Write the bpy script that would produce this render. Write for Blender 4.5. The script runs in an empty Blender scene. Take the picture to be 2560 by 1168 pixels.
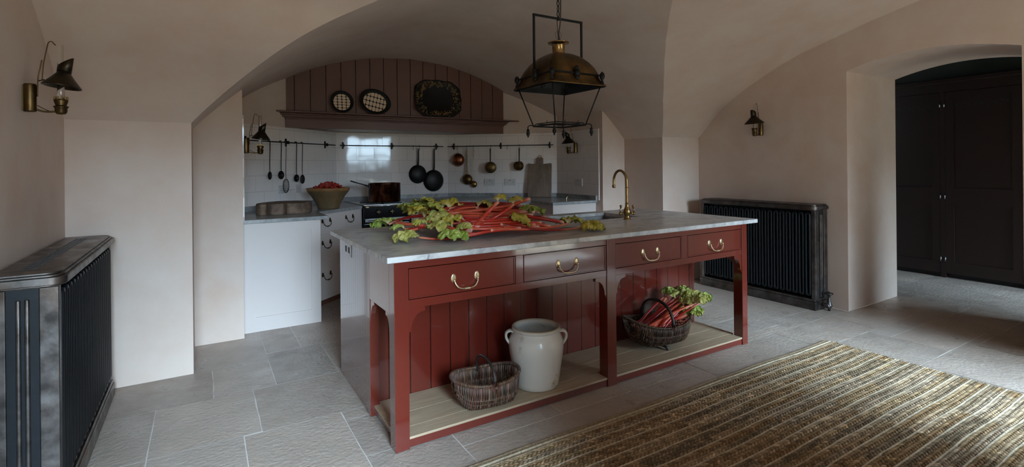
import bpy, math, random
import numpy as np
from mathutils import Vector, Matrix, noise
random.seed(7)
PI = math.pi
sc = bpy.context.scene
COL = sc.collection

# ------------------------------------------------------------------ helpers
def lerp(a, b, t): return a + (b - a) * t
def smooth_path(pts, n=6):
    """Catmull-Rom through the points"""
    P = [Vector(p) for p in pts]
    if len(P) < 3: return P
    P = [P[0] * 2 - P[1]] + P + [P[-1] * 2 - P[-2]]
    out = []
    for i in range(1, len(P) - 2):
        a, b, c, d = P[i - 1], P[i], P[i + 1], P[i + 2]
        for k in range(n):
            t = k / n
            out.append(0.5 * ((2 * b) + (c - a) * t + (2 * a - 5 * b + 4 * c - d) * t * t + (3 * b - a - 3 * c + d) * t ** 3))
    out.append(P[-2].copy())
    return out

class MB:
    def __init__(s):
        s.v = []; s.f = []; s.c = []; s.sm = []; s.usec = False
    def add(s, vs, fs, smooth=False, cols=None):
        o = len(s.v)
        s.v += [tuple(v) for v in vs]
        s.f += [tuple(o + i for i in f) for f in fs]
        s.sm += [smooth] * len(fs)
        if cols is not None:
            s.usec = True
            s.c += [tuple(c) for c in cols]
        else:
            s.c += [(1, 1, 1)] * len(vs)
        return s
    def box(s, x0, x1, y0, y1, z0, z1, col=None):
        vs = [(x0, y0, z0), (x1, y0, z0), (x1, y1, z0), (x0, y1, z0), (x0, y0, z1), (x1, y0, z1), (x1, y1, z1), (x0, y1, z1)]
        fs = [(0, 3, 2, 1), (4, 5, 6, 7), (0, 1, 5, 4), (1, 2, 6, 5), (2, 3, 7, 6), (3, 0, 4, 7)]
        return s.add(vs, fs, False, [col] * 8 if col else None)
    def quad(s, a, b, c, d):
        return s.add([a, b, c, d], [(0, 1, 2, 3)])
    def prism(s, poly, z0, z1, axis='z', smooth=False):
        """poly in 2D, extruded along axis. axis 'y': poly=(x,z); axis 'x': poly=(y,z)"""
        n = len(poly)
        def P(p, h):
            if axis == 'z': return (p[0], p[1], h)
            if axis == 'y': return (p[0], h, p[1])
            return (h, p[0], p[1])
        vs = [P(p, z0) for p in poly] + [P(p, z1) for p in poly]
        fs = [(i, (i + 1) % n, n + (i + 1) % n, n + i) for i in range(n)]
        fs.append(tuple(range(n - 1, -1, -1))); fs.append(tuple(range(n, 2 * n)))
        s.add(vs, fs[:n], smooth)
        s.f += []
        o = len(s.v) - 2 * n
        s.f.append(tuple(o + i for i in range(n - 1, -1, -1))); s.f.append(tuple(o + n + i for i in range(n)))
        s.sm += [False, False]
        return s
    def tube(s, path, r, sides=10, closed=False, cols=None, cap=True, flat=1.0, up=None):
        P = [Vector(p) for p in path]; n = len(P)
        if n < 2: return s
        vs = []; fs = []; cc = []
        rr = r if isinstance(r, (list, tuple)) else [r] * n
        prevN = None
        for i in range(n):
            if closed: t = P[(i + 1) % n] - P[i - 1]
            else: t = P[min(i + 1, n - 1)] - P[max(i - 1, 0)]
            if t.length < 1e-9: t = Vector((0, 0, 1))
            t.normalize()
            if prevN is None:
                a = Vector(up) if up else (Vector((0, 0, 1)) if abs(t.z) < 0.9 else Vector((1, 0, 0)))
                N = (a - t * a.dot(t)).normalized()
            else:
                N = prevN - t * prevN.dot(t)
                N = N.normalized() if N.length > 1e-6 else Vector((1, 0, 0))
            prevN = N; B = t.cross(N)
            for k in range(sides):
                an = 2 * PI * k / sides
                vs.append(P[i] + N * (math.cos(an) * rr[i] * flat) + B * (math.sin(an) * rr[i]))
                if cols: cc.append(cols[i])
        m = n if closed else n - 1
        for i in range(m):
            j = (i + 1) % n
            for k in range(sides):
                k2 = (k + 1) % sides
                fs.append((i * sides + k, i * sides + k2, j * sides + k2, j * sides + k))
        s.add(vs, fs, True, cc if cols else None)
        if cap and not closed:
            o = len(s.v) - len(vs)
            s.f.append(tuple(o + k for k in range(sides - 1, -1, -1)))
            s.f.append(tuple(o + (n - 1) * sides + k for k in range(sides)))
            s.sm += [False, False]
        return s
    def cyl(s, a, b, r, r2=None, sides=20, cap=True):
        r2 = r if r2 is None else r2
        return s.tube([a, b], [r, r2], sides, cap=cap)
    def lathe(s, prof, sides=32, c=(0, 0, 0), sx=1, sy=1, smooth=True, axis='z', cols=None, a0=0, jitter=0, seed=0):
        vs = []; fs = []; n = len(prof); cc = []
        rnd = random.Random(seed)
        for k in range(sides):
            an = 2 * PI * k / sides + a0
            for i, (r, z) in enumerate(prof):
                x, y = math.cos(an) * r * sx, math.sin(an) * r * sy
                if jitter:
                    q = 1 + jitter * noise.noise(Vector((x * 6 + seed, y * 6, z * 8)))
                    x *= q; y *= q
                if axis == 'z': p = (c[0] + x, c[1] + y, c[2] + z)
                elif axis == 'y': p = (c[0] + x, c[1] + z, c[2] + y)
                else: p = (c[0] + z, c[1] + x, c[2] + y)
                vs.append(p)
                if cols: cc.append(cols[i])
        for k in range(sides):
            k2 = (k + 1) % sides
            for i in range(n - 1):
                q = (k * n + i, k2 * n + i, k2 * n + i + 1, k * n + i + 1)
                if axis == 'y': q = q[::-1]
                fs.append(q)
        return s.add(vs, fs, smooth, cc if cols else None)
    def ball(s, c, r, sides=12, sz=1.0):
        prof = [(r * math.sin(PI * i / 8), -r * sz * math.cos(PI * i / 8)) for i in range(9)]
        prof[0] = (1e-4, prof[0][1]); prof[-1] = (1e-4, prof[-1][1])
        return s.lathe(prof, sides, c)
    def build(s, name, m, parent=None, bevel=0, seg=2, world=False, loc=None, rotz=None, subsurf=0, autosm=None, solid=0):
        me = bpy.data.meshes.new(name)
        vs = s.v
        if world and parent is not None:
            L = parent.location
            vs = [(a - L.x, b - L.y, c - L.z) for a, b, c in vs]
        elif world and loc is not None:
            vs = [(a - loc[0], b - loc[1], c - loc[2]) for a, b, c in vs]
        me.from_pydata(vs, [], s.f)
        me.polygons.foreach_set('use_smooth', s.sm)
        if s.usec:
            at = me.color_attributes.new('Col', 'FLOAT_COLOR', 'POINT')
            arr = np.ones((len(s.v), 4), np.float32); arr[:, :3] = np.array(s.c, np.float32)
            at.data.foreach_set('color', arr.ravel())
        me.validate(); me.update()
        if isinstance(m, (list, tuple)):
            for q in m: me.materials.append(q)
        elif m: me.materials.append(m)
        o = bpy.data.objects.new(name, me); COL.objects.link(o)
        if parent is not None: o.parent = parent
        if loc is not None: o.location = loc
        if rotz is not None: o.rotation_euler = (0, 0, rotz)
        if solid:
            q = o.modifiers.new('s', 'SOLIDIFY'); q.thickness = solid; q.offset = 0
        if bevel:
            q = o.modifiers.new('b', 'BEVEL'); q.width = bevel; q.segments = seg; q.limit_method = 'ANGLE'; q.angle_limit = math.radians(40)
            q.harden_normals = True
            me.polygons.foreach_set('use_smooth', [True] * len(me.polygons))
        if subsurf:
            q = o.modifiers.new('u', 'SUBSURF'); q.levels = subsurf; q.render_levels = subsurf
        return o

def B(*a, **k): return MB().box(*a, **k)

def thing(name, label, cat, loc=(0, 0, 0), rotz=0, group=None, rot=None):
    o = bpy.data.objects.new(name, None); COL.objects.link(o)
    o.location = loc; o.rotation_euler = rot if rot else (0, 0, rotz)
    o['label'] = label; o['category'] = cat
    if group: o['group'] = group
    o.empty_display_size = 0.05
    return o
def tag(o, label, cat, group=None):
    o['label'] = label; o['category'] = cat
    if group: o['group'] = group
    return o
def struct(o): o['kind'] = 'structure'; return o
def copy_tree(o, parent=None):
    c = o.copy(); COL.objects.link(c)
    if parent is not None: c.parent = parent
    for ch in [x for x in bpy.data.objects if x.parent == o]: copy_tree(ch, c)
    return c

# ------------------------------------------------------------------ materials
def M(name, col, rough=.5, metal=0, var=None, bump=None, coat=0, attr=False, spec=None, extra=None, trans=0, scale3=None, rvar=None, bump2=None):
    m = bpy.data.materials.new(name); m.use_nodes = True
    nt = m.node_tree; N = nt.nodes; L = nt.links
    b = N['Principled BSDF']
    b.inputs['Roughness'].default_value = rough; b.inputs['Metallic'].default_value = metal
    b.inputs['Base Color'].default_value = (*col, 1)
    if coat: b.inputs['Coat Weight'].default_value = coat; b.inputs['Coat Roughness'].default_value = .08
    if spec is not None: b.inputs['Specular IOR Level'].default_value = spec
    if trans: b.inputs['Transmission Weight'].default_value = trans
    tc = N.new('ShaderNodeTexCoord'); src = tc.outputs['Object']
    if scale3:
        mp = N.new('ShaderNodeMapping'); mp.inputs['Scale'].default_value = scale3; L.new(src, mp.inputs['Vector']); src = mp.outputs[0]
    cur = None
    if attr:
        a = N.new('ShaderNodeAttribute'); a.attribute_name = 'Col'
        mx = N.new('ShaderNodeMix'); mx.data_type = 'RGBA'; mx.blend_type = 'MULTIPLY'; mx.inputs[0].default_value = 1
        mx.inputs[6].default_value = (*col, 1); L.new(a.outputs['Color'], mx.inputs[7]); cur = mx.outputs[2]
    if var:
        for (sca, amt, c2, *rest) in (var if isinstance(var[0], tuple) else [var]):
            lo, hi = rest[0] if rest else (.35, .65)
            nz = N.new('ShaderNodeTexNoise'); nz.inputs['Scale'].default_value = sca; nz.inputs['Detail'].default_value = 6; nz.inputs['Roughness'].default_value = .6
            L.new(src, nz.inputs['Vector'])
            mr = N.new('ShaderNodeMapRange'); mr.inputs[1].default_value = lo; mr.inputs[2].default_value = hi; mr.inputs[4].default_value = amt
            L.new(nz.outputs[0], mr.inputs[0])
            mx = N.new('ShaderNodeMix'); mx.data_type = 'RGBA'
            L.new(mr.outputs[0], mx.inputs[0])
            if cur: L.new(cur, mx.inputs[6])
            else: mx.inputs[6].default_value = (*col, 1)
            mx.inputs[7].default_value = (*c2, 1); cur = mx.outputs[2]
    if cur: L.new(cur, b.inputs['Base Color'])
    if rvar:
        nz = N.new('ShaderNodeTexNoise'); nz.inputs['Scale'].default_value = rvar[0]; nz.inputs['Detail'].default_value = 5
        L.new(src, nz.inputs['Vector'])
        mr = N.new('ShaderNodeMapRange'); mr.inputs[1].default_value = .3; mr.inputs[2].default_value = .7; mr.inputs[3].default_value = rvar[1]; mr.inputs[4].default_value = rvar[2]
        L.new(nz.outputs[0], mr.inputs[0]); L.new(mr.outputs[0], b.inputs['Roughness'])
    prev = None
    for bp in (bump, bump2):
        if bp:
            nz = N.new('ShaderNodeTexNoise'); nz.inputs['Scale'].default_value = bp[0]; nz.inputs['Detail'].default_value = bp[2] if len(bp) > 2 else 5
            L.new(src, nz.inputs['Vector'])
            bu = N.new('ShaderNodeBump'); bu.inputs['Strength'].default_value = bp[1]; bu.inputs['Distance'].default_value = bp[3] if len(bp) > 3 else .005
            L.new(nz.outputs[0], bu.inputs['Height'])
            if prev: L.new(prev, bu.inputs['Normal'])
            prev = bu.outputs[0]
    if prev: L.new(prev, b.inputs['Normal'])
    if extra: extra(nt, b, src, cur, prev)
    return m

plaster = M('plaster', (.635, .515, .445), .8, var=[(1.1, .85, (.575, .425, .345)), (3.5, .45, (.68, .60, .55))], bump=(3, .35, 4, .012), bump2=(40, .25, 4, .002))
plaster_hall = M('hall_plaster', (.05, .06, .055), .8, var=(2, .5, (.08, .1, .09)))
def glossy(m):
    b = m.node_tree.nodes['Principled BSDF']; b.inputs['Coat Roughness'].default_value = .07; b.inputs['Coat IOR'].default_value = 1.6; b.inputs['Coat Weight'].default_value = 1; return m
redpaint = glossy(M('red_gloss_paint', (.118, .015, .009), .22, coat=1, bump=(28, .04, 2, .003), var=(2, .35, (.125, .018, .011))))
hoodpaint = M('brown_paint', (.125, .050, .034), .42, var=(3, .4, (.10, .04, .028)))
cabpaint = M('pale_cabinet_paint', (.62, .55, .525), .38, var=(2, .3, (.56, .50, .48)))
darkcab = M('dark_cupboard_paint', (.020, .008, .006), .5)
black = M('black_iron', (.012, .012, .012), .5, .6, bump=(60, .3, 3, .002))
blackpan = M('blackened_steel', (.010, .010, .010), .42, .5, var=(9, .5, (.03, .022, .018)))
enamel = M('black_enamel', (.006, .006, .007), .12, coat=.6)
chrome = M('steel_trim', (.55, .55, .55), .22, 1)
brass = M('aged_brass', (.42, .27, .11), .27, 1, var=(14, .8, (.22, .13, .05)), bump=(40, .15, 3, .002))
brassd = M('dark_brass', (.20, .12, .045), .38, 1, var=(9, .9, (.06, .04, .02)), bump=(50, .25, 3, .003))
brassl = M('pale_brass', (.80, .66, .43), .33, 1, var=(20, .6, (.58, .44, .25)))
shadem = M('tarnished_shade', (.07, .055, .035), .4, 1, var=(20, .8, (.03, .025, .02)))
copper = M('tinned_copper', (.26, .10, .05), .26, 1, scale3=(1, 1, .35), var=(16, .95, (.035, .018, .013), (.40, .56)), bump=(45, .5, 2, .004))
copperb = M('copper_bowl', (.34, .13, .065), .3, 1, var=(14, .7, (.18, .06, .03)))
irond = M('radiator_black', (.008, .011, .015), .36, .35, bump=(30, .2, 3, .003))
ironp = M('polished_cast_iron', (.17, .155, .15), .34, .9, var=[(11, .9, (.05, .045, .042)), (4, .6, (.19, .12, .08), (.5, .75))], bump=(40, .35, 6, .002), rvar=(12, .25, .5))
oak = M('pale_oak', (.44, .34, .235), .5, scale3=(.6, 8, 8), var=(9, .8, (.32, .235, .15)), bump=(18, .2, 4, .002))
oldwood = M('worn_wood', (.17, .12, .088), .75, scale3=(5, 5, 1.2), var=[(7, .8, (.10, .065, .045)), (3, .6, (.24, .17, .12))], bump=(22, .5, 5, .004))
blockwood = M('butcher_block', (.14, .085, .06), .7, var=[(7, .9, (.05, .03, .022)), (16, .6, (.30, .20, .13))], bump=(18, .9, 6, .010))
stonew = M('salt_glaze', (.74, .71, .65), .22, coat=.3, attr=True, var=[(5, .35, (.64, .61, .55)), (5.2, .7, (.40, .26, .14), (.60, .68)), (22, .6, (.20, .12, .07), (.66, .72))], bump=(9, .15, 3, .004))
mortar_st = M('ochre_earthenware', (.125, .082, .038), .75, var=[(5, .6, (.075, .055, .03)), (9, .6, (.20, .115, .045))], bump=(20, .6, 5, .006))
mortar_rim = M('ochre_rim', (.32, .16, .055), .55, var=(9, .7, (.17, .085, .03)))
wick = M('willow', (1, 1, 1), .45, attr=True, bump=(80, .3, 3, .001))
stalkm = M('rhubarb_stalk_skin', (1, 1, 1), .28, attr=True, scale3=(1, 1, 1), bump=(60, .15, 2, .001))
stalkm.node_tree.nodes['Principled BSDF'].inputs['Subsurface Weight'].default_value = .08
stalkm.node_tree.nodes['Principled BSDF'].inputs['Subsurface Radius'].default_value = (.01, .003, .002)
leafm = M('rhubarb_leaf_blade', (1, 1, 1), .5, attr=True, bump=(120, .9, 4, .004))
leafm.node_tree.nodes['Principled BSDF'].inputs['Subsurface Weight'].default_value = .1
glass = M('lamp_glass', (.9, .92, .9), .05, trans=1)
cordm = M('brown_flex', (.03, .015, .01), .6)
white = M('white_plastic', (.62, .60, .58), .3)
slot = M('socket_slot', (.02, .02, .02), .5)
tray_dark = M('dark_glazed', (.010, .011, .010), .25, coat=.3, var=[(26, .9, (.22, .13, .035), (.60, .68))])
slipm = M('slipware_cream', (.86, .68, .52), .35, coat=.2, var=(9, .5, (.66, .48, .34)))
slipb = M('slipware_brown', (.008, .007, .006), .6, spec=.25)
winframe = M('window_paint', (.55, .55, .53), .4)
outside = M('warm_bounce_ground', (.52, .385, .25), .9)  # unseen ground, tinted warm so it bounces warm light onto the vaults

def marble(name, base, vein, rough):
    def ex(nt, b, src, cur, prev):
        N = nt.nodes; L = nt.links
        wn = N.new('ShaderNodeTexNoise'); wn.inputs['Scale'].default_value = 3; wn.inputs['Detail'].default_value = 8; L.new(src, wn.inputs['Vector'])
        mp = N.new('ShaderNodeMapping'); mp.inputs['Rotation'].default_value = (0, 0, .35); mp.inputs['Scale'].default_value = (1, 2.6, 1)
        add = N.new('ShaderNodeMix'); add.data_type = 'VECTOR'; add.inputs[0].default_value = .18
        L.new(src, add.inputs[4]); L.new(wn.outputs['Color'], add.inputs[5]); L.new(add.outputs[1], mp.inputs['Vector'])
        v = N.new('ShaderNodeTexNoise'); v.inputs['Scale'].default_value = 6; v.inputs['Detail'].default_value = 9; v.inputs['Roughness'].default_value = .68; v.inputs['Distortion'].default_value = 1.2
        L.new(mp.outputs[0], v.inputs['Vector'])
        cr = N.new('ShaderNodeValToRGB'); e = cr.color_ramp.elements
        e[0].position = .30; e[0].color = (*vein, 1); e[1].position = .58; e[1].color = (*base, 1)
        q = e.new(.44); q.color = (*[lerp(a, c, .55) for a, c in zip(vein, base)], 1)
        L.new(v.outputs[0], cr.inputs[0]); L.new(cr.outputs[0], b.inputs['Base Color'])
    return M(name, base, rough, extra=ex, rvar=None, bump=(30, .05, 3, .002))
marb = marble('grey_white_marble', (.60, .59, .58), (.20, .20, .215), .3)
slatem = marble('grey_marble', (.36, .37, .375), (.12, .125, .13), .28)

def boards(name, col, pitch, axis, rough, coat=0, off=0, groove=.0038):
    """painted tongue-and-groove: grooves across one object axis"""
    def ex(nt, b, src, cur, prev):
        N = nt.nodes; L = nt.links
        sp = N.new('ShaderNodeSeparateXYZ'); L.new(src, sp.inputs[0])
        a1 = N.new('ShaderNodeMath'); a1.operation = 'ADD'; a1.inputs[1].default_value = 50 * pitch + off; L.new(sp.outputs[axis], a1.inputs[0])
        a2 = N.new('ShaderNodeMath'); a2.operation = 'MODULO'; a2.inputs[1].default_value = pitch; L.new(a1.outputs[0], a2.inputs[0])
        a3 = N.new('ShaderNodeMath'); a3.operation = 'SUBTRACT'; a3.inputs[1].default_value = pitch / 2; L.new(a2.outputs[0], a3.inputs[0])
        a4 = N.new('ShaderNodeMath'); a4.operation = 'ABSOLUTE'; L.new(a3.outputs[0], a4.inputs[0])
        mr = N.new('ShaderNodeMapRange'); mr.inputs[1].default_value = groove * .2; mr.inputs[2].default_value = groove; L.new(a4.outputs[0], mr.inputs[0])
        bu = N.new('ShaderNodeBump'); bu.inputs['Distance'].default_value = .006; bu.inputs['Strength'].default_value = .8
        L.new(mr.outputs[0], bu.inputs['Height'])
        if prev: L.new(prev, bu.inputs['Normal'])
        L.new(bu.outputs[0], b.inputs['Normal'])
        mx = N.new('ShaderNodeMix'); mx.data_type = 'RGBA'; L.new(mr.outputs[0], mx.inputs[0])
        mx.inputs[6].default_value = (*[c * .12 for c in col], 1)
        if cur: L.new(cur, mx.inputs[7])
        else: mx.inputs[7].default_value = (*col, 1)
        L.new(mx.outputs[2], b.inputs['Base Color'])
    return M(name, col, rough, coat=coat, extra=ex, bump=(28, .05, 2, .003), var=(2, .3, tuple(c * .85 for c in col)))
boards_red_x = glossy(boards('red_boards', (.118, .015, .009), .1215, 0, .22, 1, off=.05))
boards_red_y = glossy(boards('red_side_boards', (.118, .015, .009), .047, 1, .22, 1, groove=.004))

def tilemat(name, col, bw, bh, off, mortar, rough, wob, tilt):
    def ex(nt, b, src, cur, prev):
        N = nt.nodes; L = nt.links
        sp = N.new('ShaderNodeSeparateXYZ'); L.new(src, sp.inputs[0])
        cb = N.new('ShaderNodeCombineXYZ'); L.new(sp.outputs[0], cb.inputs[0]); L.new(sp.outputs[2], cb.inputs[1])
        br = N.new('ShaderNodeTexBrick'); br.offset = off; br.inputs['Scale'].default_value = 1
        br.inputs['Brick Width'].default_value = bw; br.inputs['Row Height'].default_value = bh; br.inputs['Mortar Size'].default_value = .0018; br.inputs['Mortar Smooth'].default_value = .35
        br.inputs['Color1'].default_value = (0, 0, 0, 1); br.inputs['Color2'].default_value = (1, 1, 1, 1); br.inputs['Mortar'].default_value = (.5, .5, .5, 1)
        L.new(cb.outputs[0], br.inputs['Vector'])
        mx = N.new('ShaderNodeMix'); mx.data_type = 'RGBA'; L.new(br.outputs['Fac'], mx.inputs[0]); L.new(cur, mx.inputs[6]) if cur else None
        mx.inputs[7].default_value = (*mortar, 1); L.new(mx.outputs[2], b.inputs['Base Color'])
        # each tile leans its own way a little: height = random slope across the tile
        nz = N.new('ShaderNodeTexNoise'); nz.inputs['Scale'].default_value = wob; nz.inputs['Detail'].default_value = 1
        ad = N.new('ShaderNodeVectorMath'); ad.operation = 'MULTIPLY_ADD'; ad.inputs[1].default_value = (tilt, tilt, tilt)
        L.new(br.outputs['Color'], ad.inputs[0]); L.new(src, ad.inputs[2]); L.new(ad.outputs[0], nz.inputs['Vector'])
        bu = N.new('ShaderNodeBump'); bu.inputs['Distance'].default_value = .010; bu.inputs['Strength'].default_value = .10; L.new(nz.outputs[0], bu.inputs['Height'])
        bu2 = N.new('ShaderNodeBump'); bu2.invert = True; bu2.inputs['Distance'].default_value = .0015; bu2.inputs['Strength'].default_value = .6; L.new(br.outputs['Fac'], bu2.inputs['Height']); L.new(bu.outputs[0], bu2.inputs['Normal'])
        L.new(bu2.outputs[0], b.inputs['Normal'])
    return M(name, col, rough, extra=ex, var=(6, .3, tuple(c * .93 for c in col)))
tiles = tilemat('white_wall_tiles', (.84, .78, .76), .215, .1545, .5, (.56, .51, .48), .05, 5.0, 3.0)

def limestone():
    def ex(nt, b, src, cur, prev):
        N = nt.nodes; L = nt.links
        vo = N.new('ShaderNodeTexVoronoi'); vo.inputs['Scale'].default_value = 55; vo.inputs['Randomness'].default_value = 1; L.new(src, vo.inputs['Vector'])
        nz = N.new('ShaderNodeTexNoise'); nz.inputs['Scale'].default_value = 4.5; nz.inputs['Detail'].default_value = 3; L.new(src, nz.inputs['Vector'])
        # chipped pits gathered in patches
        m1 = N.new('ShaderNodeMapRange'); m1.inputs[1].default_value = .50; m1.inputs[2].default_value = .64; L.new(nz.outputs[0], m1.inputs[0])
        m2 = N.new('ShaderNodeMapRange'); m2.inputs[1].default_value = .05; m2.inputs[2].default_value = .26; m2.inputs[3].default_value = 1; m2.inputs[4].default_value = 0; L.new(vo.outputs['Distance'], m2.inputs[0])
        mu = N.new('ShaderNodeMath'); mu.operation = 'MULTIPLY'; L.new(m1.outputs[0], mu.inputs[0]); L.new(m2.outputs[0], mu.inputs[1])
        bu = N.new('ShaderNodeBump'); bu.invert = True; bu.inputs['Distance'].default_value = .004; bu.inputs['Strength'].default_value = .7
        L.new(mu.outputs[0], bu.inputs['Height']); L.new(prev, bu.inputs['Normal']); L.new(bu.outputs[0], b.inputs['Normal'])
        mx = N.new('ShaderNodeMix'); mx.data_type = 'RGBA'; mq = N.new('ShaderNodeMath'); mq.operation = 'MULTIPLY'; mq.inputs[1].default_value = .55
        L.new(mu.outputs[0], mq.inputs[0]); L.new(mq.outputs[0], mx.inputs[0]); L.new(cur, mx.inputs[6]); mx.inputs[7].default_value = (.56, .50, .46, 1)
        L.new(mx.outputs[2], b.inputs['Base Color'])
    return M('limestone', (.41, .345, .30), .5, attr=True, var=[(2.2, .6, (.30, .25, .22)), (9, .5, (.45, .385, .34)), (1.3, .4, (.34, .275, .22))], bump=(4, .45, 7, .014), bump2=(45, .9, 6, .005), extra=ex, rvar=(6, .24, .55))
lime = limestone()
jointm = M('lime_mortar', (.66, .62, .58), .9, bump=(60, .5, 4, .003))
rugm = M('braided_jute', (1, 1, 1), .85, attr=True, spec=.15, bump=(220, .5, 3, .0015), var=(60, .3, (.16, .12, .08)))

# ------------------------------------------------------------------ room shell
XL, XR = -1.42, 4.10           # side walls
YP = 1.575                     # pier face
YB = -2.75                     # window wall
XO0, XO1 = -.80, 3.51          # outer opening of the alcove
XI0, XI1 = -.475, 3.17         # inner opening
YI = 2.155
SPR = 1.604
def g(X):
    q = 2.88 ** 2 - (X - 1.355) ** 2
    return math.sqrt(max(q, 0)) - .306
# main vault, Y as a function of z: at the end walls and along the two groins
ZS = [1.604, 1.66, 1.72, 1.79, 1.85, 1.911, 1.97, 2.022, 2.105, 2.185, 2.258, 2.33, 2.41, 2.474, 2.53, 2.574]
def tab(pairs, z):
    for (a, za), (b, zb) in zip(pairs, pairs[1:]):
        if z <= zb + 1e-9:
            return lerp(a, b, (z - za) / (zb - za))
    return pairs[-1][0]
T_end = [(1.575, 1.604), (1.537, 1.64), (1.42, 1.76), (1.288, 1.888), (.998, 2.078), (.65, 2.249), (.413, 2.341), (.126, 2.419), (-.133, 2.493), (-.368, 2.55), (-.50, 2.574)]
T_gl = [(1.575, 1.604), (1.50, 1.704), (1.43, 1.79), (1.28, 1.911), (1.09, 2.022), (.98, 2.105), (.91, 2.185), (.86, 2.258), (.77, 2.33), (.5, 2.42), (.2, 2.49), (-.2, 2.55), (-.5, 2.574)]
T_gr = [(1.575, 1.604), (1.42, 1.77), (1.24, 1.945), (1.04, 2.097), (.84, 2.225), (.63, 2.33), (.42, 2.412), (.21, 2.474), (-.1, 2.53), (-.5, 2.574)]
def ginv(z, side):
    d = math.sqrt(max(2.88 ** 2 - (z + .306) ** 2, 0))
    return 1.355 + side * d
def grid(mb, rows, smooth=True, flip=False):
    n = len(rows[0]); o = []
    vs = [p for r in rows for p in r]
    fs = []
    for i in range(len(rows) - 1):
        for j in range(n - 1):
            q = (i * n + j, i * n + j + 1, (i + 1) * n + j + 1, (i + 1) * n + j)
            fs.append(q[::-1] if flip else q)
    mb.add(vs, fs, smooth)

# ceiling: main vault springs over both piers and the crown over the room, alcove vault
zz = [1.604 + (2.574 - 1.604) * (i / 40) for i in range(41)]
mb = MB()
def gy(tabl, z): return tab(tabl, z)
L_rows = []; R_rows = []
for z in zz:
    ye = gy(T_end, z)
    xg = ginv(z, -1); yg = gy(T_gl, z)
    xg = max(xg, XO0)
    L_rows.append([(lerp(XL, xg, t / 6), lerp(ye, yg, t / 6), z) for t in range(7)])
    xg = min(ginv(z, 1), XO1); yg = gy(T_gr, z)
    R_rows.append([(lerp(xg, XR, t / 8), lerp(yg, ye, t / 8), z) for t in range(9)])
grid(mb, L_rows); grid(mb, R_rows)
crown = [(-.5, 2.574), (-.8, 2.63), (-1.2, 2.64), (-1.6, 2.60), (-2.0, 2.52), (-2.4, 2.40), (YB, 2.28)]
grid(mb, [[(x, y, z) for x in (XL, 0, 1.355, 2.7, XR)] for (y, z) in crown])
mb.build('ceiling', plaster)
struct(bpy.data.objects['ceiling'])
# alcove vault: from the groin to the back wall
mb = MB(); rows = []
for side in (-1, 1):
    tb = T_gl if side < 0 else T_gr
    rows = []
    for z in zz:
        x = ginv(z, side); x = max(XO0, min(XO1, x)); yg = gy(tb, z)
        rows.append([(x, lerp(yg, 4.3, t / 10), z) for t in range(11)])
    grid(mb, rows)
o = mb.build('ceiling_alcove', plaster); struct(o)

def wall(name, polys, m=plaster):
    mb = MB()
    for p in polys: mb.add(p, [tuple(range(len(p)))])
    return struct(mb.build(name, m))
def arcline(x0, x1, y, n=24): return [(lerp(x0, x1, i / n), y, g(lerp(x0, x1, i / n))) for i in range(n + 1)]
# piers and alcove returns (solid blocks, so they have thickness)
def pier(name, x0, x1, y0, y1, ztop):
    """block; the top follows ztop(x)"""
    n = 10; xs = [lerp(x0, x1, i / n) for i in range(n + 1)]
    mb = MB()
    f = [(x, y0, 0) for x in xs] + [(x, y0, ztop(x)) for x in reversed(xs)]
    b = [(x, y1, 0) for x in xs] + [(x, y1, ztop(x)) for x in reversed(xs)]
    k = len(f)
    mb.add(f + b, [tuple(range(k)), tuple(range(2 * k - 1, k - 1, -1))] + [(i, k + i, k + (i + 1) % k, (i + 1) % k) for i in range(k)])
    return struct(mb.build(name, plaster))
pier('wall_pier_left', XL - .3, XO0, YP, 2.5, lambda x: SPR)
pier('wall_pier_right', XO1, XR + .3, YP, 2.5, lambda x: SPR + .002)
pier('wall_return_left', XO0 - .01, XI0, YI, 3.02, lambda x: max(g(x), SPR) + .004)
pier('wall_return_right', XI1, XO1 + .01, YI, 3.02, lambda x: max(g(x), SPR) + .004)

def ywall(name, x, ys, zlo, ztopf, thick):
    """wall in a plane X=x between y's, top follows the vault"""
    mb = MB(); n = 40; yy = [lerp(ys[0], ys[1], i / n) for i in range(n + 1)]
    for q in (x, x + thick):
        for i in range(n):
            a, b = yy[i], yy[i + 1]
            mb.add([(q, a, zlo(a)), (q, b, zlo(b)), (q, b, ztopf(b)), (q, a, ztopf(a))], [(0, 1, 2, 3)])
    return mb
def ztop_end(y):
    if y > 1.575: return SPR
    if y >= -.5:
        lo, hi = 1.604, 2.574
        for _ in range(40):
            m_ = (lo + hi) / 2
            if tab(T_end, m_) > y: lo = m_
            else: hi = m_
        return lo + .01
    for (a, za), (b, zb) in zip(crown, crown[1:]):
        if a >= y >= b: return lerp(za, zb, (y - a) / (b - a)) + .01
    return 2.3
mb = ywall('wall_left', XL, (YB - .1, YP + .02), lambda y: 0, ztop_end, -.3)
struct(mb.build('wall_left', plaster))
# right wall with the arched doorway
DY0, DY1, DSPR, DCR = -1.11, .01, 2.11, 2.20
def darch(y, spr=DSPR, cr=DCR):
    t = (y - (DY0 + DY1) / 2) / ((DY1 - DY0) / 2)
    return spr + (cr - spr) * (1 - t * t)
mb = MB()
def strip(q, y0, y1, lo, hi, n=20):
    for i in range(n):
        a, b = lerp(y0, y1, i / n), lerp(y0, y1, (i + 1) / n)
        mb.add([(q, a, lo(a)), (q, b, lo(b)), (q, b, hi(b)), (q, a, hi(a))], [(0, 1, 2, 3)])
ZH = 2.85
for q in (XR, 5.03):
    top = ztop_end if q == XR else (lambda y: ZH)
    strip(q, YB - .1, DY0, lambda y: 0, top)
    strip(q, DY1, 1.6, lambda y: 0, top)
    strip(q, DY0, DY1, darch, top)
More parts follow.
